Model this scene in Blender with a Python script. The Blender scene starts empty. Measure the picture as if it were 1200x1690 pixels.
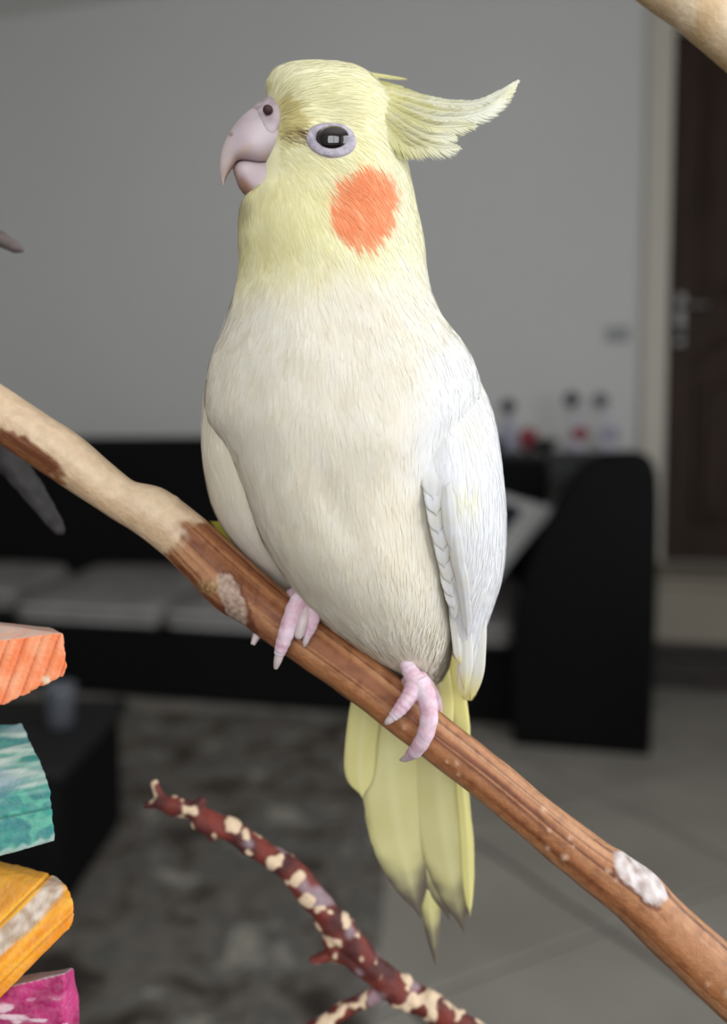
import bpy, bmesh, math, random
import numpy as np
from mathutils import Vector, Matrix, noise
from mathutils.bvhtree import BVHTree

random.seed(7)
rng = np.random.default_rng(7)
scene = bpy.context.scene
COL = scene.collection

# ------------------------------------------------------------------ camera
FPX = 1400.0                      # focal length in pixels of a 1200 x 1690 frame
CAM_H = 0.85
PITCH = math.radians(4.0)
DB = 0.20                         # distance of the bird from the lens
S = DB / FPX                      # metres per pixel at the bird
cam_d = bpy.data.cameras.new('camera')
cam = bpy.data.objects.new('camera', cam_d)
COL.objects.link(cam)
cam.location = (0, 0, CAM_H)
cam.rotation_euler = (math.pi / 2 - PITCH, 0, 0)
cam_d.sensor_fit = 'VERTICAL'
cam_d.sensor_height = 24.0
cam_d.sensor_width = 24.0
cam_d.lens = 24.0 * FPX / 1690.0
cam_d.clip_start = 0.01
cam_d.clip_end = 50
cam_d.dof.use_dof = True
cam_d.dof.focus_distance = 0.187
cam_d.dof.aperture_fstop = cam_d.lens / 4.0      # a 4 mm opening, as in a phone
scene.camera = cam
CAM_P = Vector((0, 0, CAM_H))
FWD = Vector((0, math.cos(PITCH), -math.sin(PITCH)))
UPV = Vector((0, math.sin(PITCH), math.cos(PITCH)))
RGT = Vector((1, 0, 0))

# ------------------------------------------------------------------ world, light, exposure
world = bpy.data.worlds.new('world')
scene.world = world
world.use_nodes = True
bg = world.node_tree.nodes['Background']
bg.inputs[0].default_value = (0.75, 0.85, 1.0, 1)
bg.inputs[1].default_value = 0.6
scene.view_settings.view_transform = 'Standard'
scene.view_settings.look = 'None'
scene.view_settings.gamma = 1.0
scene.view_settings.use_curve_mapping = False
scene.view_settings.exposure = 0.04

ROOM_A = math.radians(14.0)       # the room is turned 14 degrees to the lens
UX = Vector((math.cos(ROOM_A), -math.sin(ROOM_A), 0))
VX = Vector((math.sin(ROOM_A), math.cos(ROOM_A), 0))
def W(u, v, z=0.0):
    return UX * u + VX * v + Vector((0, 0, z))
ROOM_M = Matrix(((UX.x, VX.x, 0, 0), (UX.y, VX.y, 0, 0), (0, 0, 1, 0), (0, 0, 0, 1)))

def area_light(name, u, v, z, wu, hz, toward, energy, color):
    l = bpy.data.lights.new(name, 'AREA')
    l.shape = 'RECTANGLE'
    l.size = wu
    l.size_y = hz
    l.energy = energy
    l.color = color
    o = bpy.data.objects.new(name, l)
    COL.objects.link(o)
    o.location = W(u, v, z)
    d = (UX * toward[0] + VX * toward[1] + Vector((0, 0, toward[2]))).normalized()
    o.rotation_euler = d.to_track_quat('-Z', 'Y').to_euler()
    return o
WIN_R = (1.50, 0.30, 1.45)       # daylight just outside the big side window
area_light('window_and_fill_light', WIN_R[0] + 0.10, WIN_R[1], WIN_R[2], 2.3, 1.8, (-1, 0, -0.05), 46, (0.93, 0.96, 1.0))
area_light('window_and_fill_light', 0.35, -1.66, 1.5, 1.7, 1.7, (0, 1, -0.05), 33, (0.96, 0.98, 1.0))  # second light, added behind the lens to brighten room and bird

# ------------------------------------------------------------------ helpers
def lin(c):
    r = []
    for x in c[:3]:
        x = x / 255.0
        r.append(x / 12.92 if x <= 0.04045 else ((x + 0.055) / 1.055) ** 2.4)
    return tuple(r)
def lin4(c):
    return lin(c) + (1.0,)

def P(px, py, d=0.0):
    """point seen at a photo pixel, d = depth behind the bird in bird-pixels"""
    dep = DB + d * S
    return CAM_P + FWD * dep + RGT * ((px - 600) / FPX * dep) + UPV * ((845 - py) / FPX * dep)
def proj(p):
    q = Vector(p) - CAM_P
    dep = q.dot(FWD)
    return 600 + q.dot(RGT) / dep * FPX, 845 - q.dot(UPV) / dep * FPX, (dep - DB) / S

def crom(pts, n):
    """Catmull-Rom through rows of numbers, n samples"""
    a = np.array(pts, dtype=float)
    m = len(a)
    t = np.linspace(0, m - 1, n)
    i = np.clip(t.astype(int), 0, m - 2)
    f = (t - i)[:, None]
    p0 = np.where((i > 0)[:, None], a[np.clip(i - 1, 0, m - 1)], 2 * a[i] - a[i + 1])
    p1 = a[i]; p2 = a[i + 1]
    p3 = np.where((i < m - 2)[:, None], a[np.clip(i + 2, 0, m - 1)], 2 * a[i + 1] - a[i])
    return 0.5 * (2 * p1 + (p2 - p0) * f + (2 * p0 - 5 * p1 + 4 * p2 - p3) * f ** 2 + (3 * p1 - p0 - 3 * p2 + p3) * f ** 3)

def pchip_rows(rows, n):
    """monotone interpolation of columns against column 0"""
    a = np.array(rows, dtype=float)
    x = a[:, 0]
    h = np.diff(x)
    xs = np.linspace(x[0], x[-1], n)
    out = [xs]
    for c in range(1, a.shape[1]):
        y = a[:, c]
        dl = np.diff(y) / h
        m = np.zeros_like(y)
        m[0], m[-1] = dl[0], dl[-1]
        for i in range(1, len(y) - 1):
            m[i] = (dl[i - 1] * h[i] + dl[i] * h[i - 1]) / (h[i] + h[i - 1])
        k = np.clip(np.searchsorted(x, xs, side='right') - 1, 0, len(h) - 1)
        t = (xs - x[k]) / h[k]
        out.append((2*t**3 - 3*t**2 + 1) * y[k] + (t**3 - 2*t**2 + t) * h[k] * m[k] + (-2*t**3 + 3*t**2) * y[k+1] + (t**3 - t**2) * h[k] * m[k+1])
    return np.array(out).T

def smooth_all(me):
    me.polygons.foreach_set('use_smooth', [True] * len(me.polygons))

def mesh_obj(name, verts, faces, mat, parent=None, smooth=True, cols=None, uvs=None):
    me = bpy.data.meshes.new(name)
    me.from_pydata([tuple(v) for v in verts], [], faces)
    if cols is not None:
        at = me.color_attributes.new('Col', 'FLOAT_COLOR', 'POINT')
        c = np.ones((len(verts), 4), dtype=np.float32)
        c[:, :3] = np.array(cols, dtype=np.float32)
        at.data.foreach_set('color', c.ravel())
    if uvs is not None:
        ul = me.uv_layers.new(name='UVMap')
        li = np.zeros(len(me.loops), dtype=np.int32)
        me.loops.foreach_get('vertex_index', li)
        ul.data.foreach_set('uv', np.array(uvs, dtype=np.float32)[li].ravel())
    if smooth:
        smooth_all(me)
    me.update()
    o = bpy.data.objects.new(name, me)
    COL.objects.link(o)
    if mat:
        me.materials.append(mat)
    if parent:
        o.parent = parent
        o.matrix_parent_inverse = Matrix.Translation(-parent.location) if parent.parent is None else Matrix.Identity(4)
    return o

def bm_obj(name, bm, mat, parent=None, smooth=False):
    me = bpy.data.meshes.new(name)
    bm.to_mesh(me)
    bm.free()
    if smooth:
        smooth_all(me)
    o = bpy.data.objects.new(name, me)
    COL.objects.link(o)
    if mat:
        me.materials.append(mat)
    if parent:
        o.parent = parent
        o.matrix_parent_inverse = Matrix.Translation(-parent.location) if parent.parent is None else Matrix.Identity(4)
    return o

def empty(name, loc):
    o = bpy.data.objects.new(name, None)
    COL.objects.link(o)
    o.empty_display_size = 0.02
    o.location = loc
    return o

def tag(o, label=None, cat=None, group=None, kind=None):
    if label: o['label'] = label
    if cat: o['category'] = cat
    if group: o['group'] = group
    if kind: o['kind'] = kind
    return o

def remesh(verts_faces_list, voxel, smooth_it=3, fac=0.5):
    """union of closed meshes as one continuous surface"""
    bm = bmesh.new()
    for vs, fs in verts_faces_list:
        vv = [bm.verts.new(tuple(v)) for v in vs]
        for f in fs:
            try: bm.faces.new([vv[i] for i in f])
            except ValueError: pass
    bmesh.ops.recalc_face_normals(bm, faces=bm.faces)
    me = bpy.data.meshes.new('tmp'); bm.to_mesh(me); bm.free()
    ob = bpy.data.objects.new('tmp', me); COL.objects.link(ob)
    md = ob.modifiers.new('r', 'REMESH'); md.mode = 'VOXEL'; md.voxel_size = voxel
    if smooth_it:
        sm = ob.modifiers.new('s', 'SMOOTH'); sm.iterations = smooth_it; sm.factor = fac
    dg = bpy.context.evaluated_depsgraph_get(); dg.update()
    me2 = bpy.data.meshes.new_from_object(ob.evaluated_get(dg))
    v = np.zeros(len(me2.vertices) * 3); me2.vertices.foreach_get('co', v)
    f = [tuple(p.vertices) for p in me2.polygons]
    bpy.data.objects.remove(ob); bpy.data.meshes.remove(me); bpy.data.meshes.remove(me2)
    return v.reshape(-1, 3), f

def tube(pts, radii, nseg=16, nring=60, rfun=None, flat=None):
    """tube through world points with radii; returns verts, faces, (ring t, angle) per vertex. Closed ends."""
    rows = crom([list(p) + [r] for p, r in zip(pts, radii)], nring)
    c = rows[:, :3]; r = np.maximum(rows[:, 3], 1e-5)
    verts, faces, ta = [], [], []
    up = Vector((0.13, -1.0, 0.21)).normalized()
    for i in range(nring):
        t = Vector(c[min(i + 1, nring - 1)] - c[max(i - 1, 0)]).normalized()
        a = up - t * up.dot(t)
        a.normalize()
        b = t.cross(a)
        up = a
        for k in range(nseg):
            th = 2 * math.pi * k / nseg
            n = a * math.cos(th) + b * math.sin(th)
            rr = r[i]
            if rfun: rr = rr * rfun(i / (nring - 1), th, Vector(c[i]) + n * rr, n)
            verts.append(Vector(c[i]) + n * rr)
            ta.append((i / (nring - 1), th))
    for i in range(nring - 1):
        for k in range(nseg):
            k2 = (k + 1) % nseg
            faces.append((i*nseg + k, i*nseg + k2, (i+1)*nseg + k2, (i+1)*nseg + k))
    verts.append(Vector(c[0])); ta.append((0, 0)); i0 = len(verts) - 1
    verts.append(Vector(c[-1])); ta.append((1, 0)); i1 = len(verts) - 1
    for k in range(nseg):
        k2 = (k + 1) % nseg
        faces.append((i0, k2, k))
        faces.append((i1, (nring-1)*nseg + k, (nring-1)*nseg + k2))
    return verts, faces, ta

def nz(p, sc, seed=0.0):
    return noise.noise(Vector((p[0]*sc + seed, p[1]*sc - seed, p[2]*sc + seed*0.7)))
def mix(a, b, t):
    t = max(0.0, min(1.0, t))
    return tuple(a[i] * (1 - t) + b[i] * t for i in range(3))
def sstep(a, b, x):
    t = max(0.0, min(1.0, (x - a) / (b - a)))
    return t * t * (3 - 2 * t)

# ------------------------------------------------------------------ materials
def mat(name, color=None, rough=0.6, attr=False, noise_scale=None, noise_col=None, noise_amt=0.5, bump=0.0, bump_scale=200,
        bump_dist=0.001, stretch=None, spec=0.4, sheen=0.0, sss=0.0, sss_r=(1, .5, .4), metal=0.0, coat=0.0, detail=4, trans=0.0, vary=0.0):
    m = bpy.data.materials.new(name)
    m.use_nodes = True
    nt = m.node_tree
    b = nt.nodes['Principled BSDF']
    b.inputs['Roughness'].default_value = rough
    b.inputs['Specular IOR Level'].default_value = spec
    b.inputs['Metallic'].default_value = metal
    b.inputs['Coat Weight'].default_value = coat
    b.inputs['Sheen Weight'].default_value = sheen
    b.inputs['Sheen Roughness'].default_value = 0.6
    b.inputs['Transmission Weight'].default_value = trans
    if sss > 0:
        b.inputs['Subsurface Weight'].default_value = sss
        b.inputs['Subsurface Radius'].default_value = sss_r
        b.inputs['Subsurface Scale'].default_value = 0.002
    tc = nt.nodes.new('ShaderNodeTexCoord')
    mp = nt.nodes.new('ShaderNodeMapping')
    nt.links.new(tc.outputs['Object'], mp.inputs[0])
    if stretch: mp.inputs['Scale'].default_value = stretch
    if attr:
        a = nt.nodes.new('ShaderNodeAttribute'); a.attribute_name = 'Col'
        csock = a.outputs['Color']
    else:
        r = nt.nodes.new('ShaderNodeRGB'); r.outputs[0].default_value = lin4(color)
        csock = r.outputs[0]
    if noise_scale:
        n = nt.nodes.new('ShaderNodeTexNoise'); n.inputs['Scale'].default_value = noise_scale; n.inputs['Detail'].default_value = detail
        nt.links.new(mp.outputs[0], n.inputs['Vector'])
        rp = nt.nodes.new('ShaderNodeValToRGB')
        rp.color_ramp.elements[0].position = 0.35; rp.color_ramp.elements[1].position = 0.65
        nt.links.new(n.outputs['Fac'], rp.inputs[0])
        mul = nt.nodes.new('ShaderNodeMath'); mul.operation = 'MULTIPLY'; mul.inputs[1].default_value = noise_amt
        nt.links.new(rp.outputs[0], mul.inputs[0])
        mx = nt.nodes.new('ShaderNodeMix'); mx.data_type = 'RGBA'
        nt.links.new(mul.outputs[0], mx.inputs['Factor'])
        nt.links.new(csock, mx.inputs['A'])
        mx.inputs['B'].default_value = lin4(noise_col)
        csock = mx.outputs['Result']
    nt.links.new(csock, b.inputs['Base Color'])
    if bump > 0:
        n2 = nt.nodes.new('ShaderNodeTexNoise'); n2.inputs['Scale'].default_value = bump_scale; n2.inputs['Detail'].default_value = 5
        nt.links.new(mp.outputs[0], n2.inputs['Vector'])
        bp = nt.nodes.new('ShaderNodeBump'); bp.inputs['Strength'].default_value = bump; bp.inputs['Distance'].default_value = bump_dist
        nt.links.new(n2.outputs['Fac'], bp.inputs['Height'])
        nt.links.new(bp.outputs[0], b.inputs['Normal'])
    return m

M = {}
M['wall'] = mat('wall_paint', (217, 215, 211), 0.85, noise_scale=1.2, noise_col=(211, 209, 205), bump=0.08, bump_scale=60)
M['ceil'] = mat('ceiling_paint', (225, 224, 220), 0.9, bump=0.05, bump_scale=40)
M['casing'] = mat('casing_paint', (205, 198, 184), 0.5, bump=0.03, bump_scale=30)
M['door'] = mat('door_wood', (52, 37, 29), 0.6, spec=0.2, noise_scale=5, noise_col=(68, 52, 42), noise_amt=0.7, stretch=(6, 6, 0.8), bump=0.1, bump_scale=20)
M['metal'] = mat('satin_metal', (120, 118, 114), 0.45, metal=1.0, bump=0.02, bump_scale=200)
M['sofa'] = mat('black_fabric', (13, 13, 13), 0.85, noise_scale=60, noise_col=(20, 19, 18), bump=0.2, bump_scale=700, spec=0.15)
M['cushion'] = mat('grey_weave', (138, 133, 129), 0.9, noise_scale=9, noise_col=(110, 106, 103), noise_amt=0.8, bump=0.3, bump_scale=500, spec=0.2)
M['piping'] = mat('light_piping', (185, 183, 181), 0.8, bump=0.2, bump_scale=500)
M['white_fab'] = mat('pale_fabric', (200, 198, 196), 0.9, bump=0.2, bump_scale=500)
M['navy_fab'] = mat('navy_fabric', (34, 38, 50), 0.9, bump=0.2, bump_scale=500)
M['tile'] = mat('stone_tile', (150, 144, 134), 0.4, noise_scale=3, noise_col=(134, 128, 119), noise_amt=0.9, bump=0.03, bump_scale=30, spec=0.35)
M['grout'] = mat('grout', (58, 53, 47), 0.9, bump=0.2, bump_scale=300)
M['darkstone'] = mat('dark_stone', (36, 31, 27), 0.4, noise_scale=12, noise_col=(60, 48, 40), bump=0.02, bump_scale=50)
M['riser'] = mat('cream_stone', (152, 144, 128), 0.6, noise_scale=6, noise_col=(140, 130, 116), bump=0.03, bump_scale=50)
M['blackwood'] = mat('black_wood', (16, 15, 14), 0.4, noise_scale=10, noise_col=(24, 21, 19), stretch=(1, 6, 6), bump=0.05, bump_scale=40)
M['otto'] = mat('black_leather', (9, 9, 9), 0.7, noise_scale=30, noise_col=(14, 14, 13), bump=0.15, bump_scale=250, spec=0.12)
M['ottotop'] = mat('dark_lid', (30, 30, 29), 0.7, noise_scale=30, noise_col=(38, 38, 36), bump=0.1, bump_scale=250, spec=0.15)
M['ceramic'] = mat('white_ceramic', (214, 212, 220), 0.3, noise_scale=20, noise_col=(200, 198, 208))
M['lilac'] = mat('lilac_ceramic', (170, 168, 186), 0.35, noise_scale=20, noise_col=(150, 150, 172))
M['dkhead'] = mat('dark_glaze', (64, 64, 72), 0.4, noise_scale=20, noise_col=(52, 52, 60))
M['greyhead'] = mat('grey_glaze', (110, 110, 112), 0.4, noise_scale=20, noise_col=(96, 96, 100))
M['redglaze'] = mat('red_glaze', (158, 62, 72), 0.4, noise_scale=20, noise_col=(140, 50, 62))
M['cup'] = mat('smoky_cup', (96, 98, 104), 0.2, noise_scale=30, noise_col=(70, 72, 78), spec=0.5)
M['plug'] = mat('grey_plastic', (164, 164, 163), 0.5, noise_scale=20, noise_col=(150, 150, 149))
M['winframe'] = mat('window_frame_paint', (215, 214, 210), 0.5, bump=0.02, bump_scale=30)
# rug: tufted mottle
def rug_mat():
    m = mat('rug_pile', (60, 57, 53), 0.95, bump=0.6, bump_scale=160, bump_dist=0.004, spec=0.1)
    nt = m.node_tree; b = nt.nodes['Principled BSDF']
    tc = nt.nodes.new('ShaderNodeTexCoord')
    n = nt.nodes.new('ShaderNodeTexNoise'); n.inputs['Scale'].default_value = 7; n.inputs['Detail'].default_value = 7; n.inputs['Roughness'].default_value = 0.62; n.inputs['Distortion'].default_value = 0.6
    nt.links.new(tc.outputs['Object'], n.inputs['Vector'])
    r = nt.nodes.new('ShaderNodeValToRGB')
    e = r.color_ramp.elements
    e[0].position = 0.34; e[0].color = lin4((54, 49, 44)); e[1].position = 0.70; e[1].color = lin4((168, 160, 146))
    for p, c in ((0.43, (80, 73, 66)), (0.50, (114, 107, 100)), (0.56, (86, 86, 81)), (0.62, (134, 129, 119))):
        q = r.color_ramp.elements.new(p); q.color = lin4(c)
    nt.links.new(n.outputs['Fac'], r.inputs[0])
    nt.links.new(r.outputs[0], b.inputs['Base Color'])
    return m
M['rug'] = rug_mat()
M['wood'] = mat('branch_wood', attr=True, rough=0.55, noise_scale=420, noise_col=(96, 56, 34), noise_amt=0.17, bump=0.45, bump_scale=900, bump_dist=0.0007, spec=0.35, detail=6)
M['bark'] = mat('twig_bark', attr=True, rough=0.6, noise_scale=500, noise_col=(70, 36, 26), noise_amt=0.15, bump=0.4, bump_scale=900, bump_dist=0.0006, spec=0.3)
M['paint'] = mat('painted_wood', attr=True, rough=0.6, noise_scale=700, noise_col=(235, 225, 210), noise_amt=0.07, bump=0.4, bump_scale=1100, bump_dist=0.0005, spec=0.3)
M['plume'] = mat('plumage', attr=True, rough=0.85, spec=0.12, sheen=0.12, bump=0.12, bump_scale=900, bump_dist=0.0004, stretch=(1, 1, 0.25), sss=0.25, sss_r=(1.0, 0.8, 0.55))
M['strand'] = mat('plumage_strand', attr=True, rough=0.9, spec=0.08, sheen=0.1)
M['skin'] = mat('foot_skin', attr=True, rough=0.6, spec=0.3, bump=0.55, bump_scale=1100, bump_dist=0.0004, sss=0.35, sss_r=(1.0, 0.35, 0.3), noise_scale=900, noise_col=(238, 226, 226), noise_amt=0.25)
M['horn'] = mat('beak_horn', attr=True, rough=0.42, spec=0.4, bump=0.12, bump_scale=500, bump_dist=0.0004, sss=0.25, sss_r=(1.0, 0.6, 0.5), noise_scale=350, noise_col=(190, 172, 172), noise_amt=0.25)
M['eyeskin'] = mat('eye_skin', attr=True, rough=0.7, spec=0.25, bump=0.7, bump_scale=1300, bump_dist=0.0004, noise_scale=1100, noise_col=(140, 130, 140), noise_amt=0.35)
M['eye'] = mat('eye_dark', (20, 8, 9), 0.06, spec=0.6, coat=1.0, noise_scale=300, noise_col=(30, 12, 12))
M['claw'] = mat('claw_horn', (206, 188, 186), 0.35, spec=0.4, noise_scale=400, noise_col=(190, 170, 168), bump=0.1, bump_scale=700, bump_dist=0.0003)
def vane_mat():
    m = mat('feather_vane', attr=True, rough=0.7, spec=0.15, sheen=0.1)
    nt = m.node_tree; b = nt.nodes['Principled BSDF']
    uv = nt.nodes.new('ShaderNodeUVMap'); uv.uv_map = 'UVMap'
    w = nt.nodes.new('ShaderNodeTexWave'); w.inputs['Scale'].default_value = 40; w.inputs['Distortion'].default_value = 1.5; w.inputs['Detail'].default_value = 2
    nt.links.new(uv.outputs[0], w.inputs['Vector'])
    bp = nt.nodes.new('ShaderNodeBump'); bp.inputs['Strength'].default_value = 0.25; bp.inputs['Distance'].default_value = 0.0003
    nt.links.new(w.outputs['Fac'], bp.inputs['Height'])
    nt.links.new(bp.outputs[0], b.inputs['Normal'])
    out = nt.nodes['Material Output']
    tr = nt.nodes.new('ShaderNodeBsdfTranslucent')
    at = [n for n in nt.nodes if n.type == 'ATTRIBUTE'][0]
    nt.links.new(at.outputs['Color'], tr.inputs['Color'])
    ms = nt.nodes.new('ShaderNodeMixShader'); ms.inputs[0].default_value = 0.22
    nt.links.new(b.outputs[0], ms.inputs[1]); nt.links.new(tr.outputs[0], ms.inputs[2])
    nt.links.new(ms.outputs[0], out.inputs['Surface'])
    return m
M['vane'] = vane_mat()
def add_trans(m, f):
    nt = m.node_tree
    tr = nt.nodes.new('ShaderNodeBsdfTranslucent')
    at = [n for n in nt.nodes if n.type == 'ATTRIBUTE'][0]
    nt.links.new(at.outputs['Color'], tr.inputs['Color'])
    ms = nt.nodes.new('ShaderNodeMixShader'); ms.inputs[0].default_value = f
    nt.links.new(nt.nodes['Principled BSDF'].outputs[0], ms.inputs[1]); nt.links.new(tr.outputs[0], ms.inputs[2])
    nt.links.new(ms.outputs[0], nt.nodes['Material Output'].inputs['Surface'])
add_trans(M['strand'], .15)

# ------------------------------------------------------------------ room
def box_bm(bm, u0, u1, v0, v1, z0, z1, bevel=0.0, seg=2):
    r = bmesh.ops.create_cube(bm, size=1.0)
    vs = r['verts']
    for v in vs:
        v.co = Vector((u0 + (v.co.x + .5) * (u1 - u0), v0 + (v.co.y + .5) * (v1 - v0), z0 + (v.co.z + .5) * (z1 - z0)))
    if bevel > 0:
        es = list({e for v in vs for e in v.link_edges})
        bmesh.ops.bevel(bm, geom=es, offset=bevel, segments=seg, profile=0.5, affect='EDGES')
def room_obj(name, bm, m, parent=None, smooth=False):
    bmesh.ops.transform(bm, matrix=ROOM_M, verts=bm.verts)
    bmesh.ops.recalc_face_normals(bm, faces=bm.faces)
    return bm_obj(name, bm, m, parent, smooth)
def rbox(name, m, *a, parent=None, smooth=False, **k):
    bm = bmesh.new(); box_bm(bm, *a, **k)
    return room_obj(name, bm, m, parent, smooth)

U0, U1, V0, V1, ZC = -3.3, 1.5, -1.6, 3.8, 3.0
floor = tag(rbox('floor', M['grout'], U0 - .1, U1 + .1, V0 - .1, V1 + .4, -0.10, -0.008), kind='structure', label='grey stone tile floor laid diagonally with dark joints')
tag(rbox('ceiling', M['ceil'], U0 - .1, U1 + .1, V0 - .1, V1 + .3, ZC, ZC + .1), kind='structure')
# back wall with door opening
DU0, DU1, DZ0, DZ1 = 0.365, 1.245, 0.385, 2.585
bm = bmesh.new()
box_bm(bm, U0 - .1, DU0, V1, V1 + .15, 0, ZC)
box_bm(bm, DU0, DU1, V1, V1 + .15, DZ1, ZC)
box_bm(bm, DU1, U1 + .1, V1, V1 + .15, 0, ZC)
box_bm(bm, DU0, DU1, V1, V1 + .15, 0, DZ0)
tag(room_obj('wall_back', bm, M['wall']), kind='structure', label='plain grey painted wall behind the sofa')
bm = bmesh.new(); box_bm(bm, U0 - .1, U0, V0, V1, 0, ZC); tag(room_obj('wall_left', bm, M['wall']), kind='structure')
bm = bmesh.new()
w0, w1, wz0, wz1 = WIN_R[1] - 1.15, WIN_R[1] + 1.15, .55, 2.35
box_bm(bm, U1, U1 + .1, V0, w0, 0, ZC); box_bm(bm, U1, U1 + .1, w1, V1, 0, ZC)
box_bm(bm, U1, U1 + .1, w0, w1, 0, wz0); box_bm(bm, U1, U1 + .1, w0, w1, wz1, ZC)
tag(room_obj('wall_right', bm, M['wall']), kind='structure')
bm = bmesh.new()
box_bm(bm, U0 - .1, -.5, V0 - .1, V0, 0, ZC); box_bm(bm, 1.2, U1 + .1, V0 - .1, V0, 0, ZC)
box_bm(bm, -.5, 1.2, V0 - .1, V0, 0, .65); box_bm(bm, -.5, 1.2, V0 - .1, V0, 2.35, ZC)
tag(room_obj('wall_front', bm, M['wall']), kind='structure')
def window(name, horizontal, a0, a1, z0, z1, c):
    bm = bmesh.new()
    t = .05
    bars = [(a0, a0 + t, z0, z1), (a1 - t, a1, z0, z1), (a0, a1, z0, z0 + t), (a0, a1, z1 - t, z1), ((a0 + a1) / 2 - t / 2, (a0 + a1) / 2 + t / 2, z0, z1)]
    for (p0, p1, q0, q1) in bars:
        if horizontal: box_bm(bm, p0, p1, c - .03, c + .03, q0, q1)
        else: box_bm(bm, c - .03, c + .03, p0, p1, q0, q1)
    tag(room_obj(name, bm, M['winframe']), kind='structure')
window('window_1', False, w0, w1, wz0, wz1, U1 + .03)
window('fill_window', True, -.5, 1.2, .65, 2.35, V0 - .03)  # unseen frame around the added fill light
# door, casing
bm = bmesh.new()
box_bm(bm, DU0 - .088, DU0, V1 - .035, V1 + .02, DZ0, DZ1 + .09, bevel=.008)
box_bm(bm, DU1, DU1 + .088, V1 - .035, V1 + .02, DZ0, DZ1 + .09, bevel=.008)
box_bm(bm, DU0, DU1, V1 - .035, V1 + .02, DZ1, DZ1 + .09, bevel=.008)
tr = tag(room_obj('trim_1', bm, M['casing']), kind='structure', label='cream painted casing around the dark door')
bm = bmesh.new()
box_bm(bm, DU0 - .10, DU0 - .068, V1 - .05, V1 - .03, DZ0, DZ1 + .105, bevel=.006)
box_bm(bm, DU0 - .10, DU1 + .1, V1 - .05, V1 - .03, DZ1 + .075, DZ1 + .105, bevel=.006)
room_obj('moulding', bm, M['casing'], tr)
door = tag(rbox('door_1', M['door'], DU0 + .005, DU1 - .005, V1 + .05, V1 + .09, DZ0 + .002, DZ1 - .004), kind='structure', label='dark brown panelled wooden door with a metal lever')
def panel(u0, u1, z0, z1):
    bm = bmesh.new()
    box_bm(bm, u0, u1, V1 + .035, V1 + .052, z0, z1, bevel=.012)
    box_bm(bm, u0 + .035, u1 - .035, V1 + .022, V1 + .045, z0 + .035, z1 - .035, bevel=.014)
    room_obj('panel', bm, M['door'], door)
panel(DU0 + .12, DU0 + .42, 1.50, 2.44); panel(DU0 + .47, DU1 - .12, 1.50, 2.44)
panel(DU0 + .12, DU0 + .42, .55, 1.16); panel(DU0 + .47, DU1 - .12, .55, 1.16)
# arched moulding between the panels
arc = []
for i in range(9):
    a = math.pi * i / 8
    arc.append(W(DU0 + .44 - .32 * math.cos(a), V1 + .04, 1.20 + .16 * math.sin(a)))
v, f, _ = tube(arc, [.014] * 9, 8, 40); mesh_obj('moulding', v, f, M['door'], door)
hp = rbox('handle', M['metal'], DU0 + .035, DU0 + .075, V1 + .035, V1 + .05, 1.30, 1.52, parent=door, bevel=.005)
v, f, _ = tube([W(DU0 + .055, V1 + .045, 1.46), W(DU0 + .055, V1 - .012, 1.46), W(DU0 + .075, V1 - .018, 1.46), W(DU0 + .165, V1 - .018, 1.455)], [.010, .010, .011, .009], 12, 20)
mesh_obj('lever', v, f, M['metal'], hp)
v, f, _ = tube([W(DU0 + .055, V1 + .04, 1.355), W(DU0 + .055, V1 - .005, 1.355), W(DU0 + .055, V1 - .02, 1.355)], [.022, .026, .020], 16, 10)
mesh_obj('lock_knob', v, f, M['metal'], hp)
# raised landing in front of the door
st = tag(rbox('landing_step', M['riser'], .262, U1, 3.30, V1, .15, DZ0 - .025), kind='structure', label='cream stone landing step below the dark door')
rbox('nosing', M['riser'], .262, U1, 3.275, V1 - .001, DZ0 - .025, DZ0, parent=st, bevel=.006)
rbox('skirting', M['darkstone'], .262, U1, 3.295, V1 - .001, .097, .15, parent=st)
rbox('lower_step', M['darkstone'], .262, U1, 3.19, V1 - .001, 0.0, .097, parent=st, bevel=.006)
# light switch
sw = empty('light_switch', W(.165, V1 - .006, 1.35)); tag(sw, 'small grey switch plate on the wall left of the door', 'switch')
rbox('plate', M['plug'], .115, .215, V1 - .012, V1, 1.32, 1.385, parent=sw, bevel=.004)
rbox('rocker', M['plug'], .13, .16, V1 - .018, V1 - .010, 1.335, 1.37, parent=sw, bevel=.002)
rbox('rocker', M['plug'], .17, .20, V1 - .018, V1 - .010, 1.335, 1.37, parent=sw, bevel=.002)

# floor tiles: pieces of the floor
TS = 0.42; TA = math.radians(29)
ta, tb = Vector((math.cos(TA), math.sin(TA), 0)), Vector((-math.sin(TA), math.cos(TA), 0))
T0 = Vector((.435, 1.463, 0))
bm = bmesh.new(); g = .011
r = bmesh.ops.create_cube(bm, size=1.0)
for v in bm.verts: v.co = Vector((v.co.x * (TS - g), v.co.y * (TS - g), (v.co.z - .5) * .008))
bmesh.ops.bevel(bm, geom=[e for e in bm.edges if all(abs(q.co.z) < 1e-6 for q in e.verts)], offset=.002, segments=1, affect='EDGES')
tile_me = bpy.data.meshes.new('tile'); bm.to_mesh(tile_me); bm.free(); tile_me.materials.append(M['tile'])
for i in range(-9, 10):
    for j in range(-9, 10):
        c = T0 + ta * ((i + .5) * TS) + tb * ((j + .5) * TS)
        u, v = c.dot(UX), c.dot(VX)
        if not (-2.9 < u < U1 - .3 and -.1 < v < 3.5): continue
        x, y, dpt = proj(c)
        if c.y < .5 or not (-350 < x < 1550): continue
        o = bpy.data.objects.new('tile', tile_me); COL.objects.link(o)
        o.location = c; o.rotation_euler = (0, 0, TA); o.parent = floor

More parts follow.
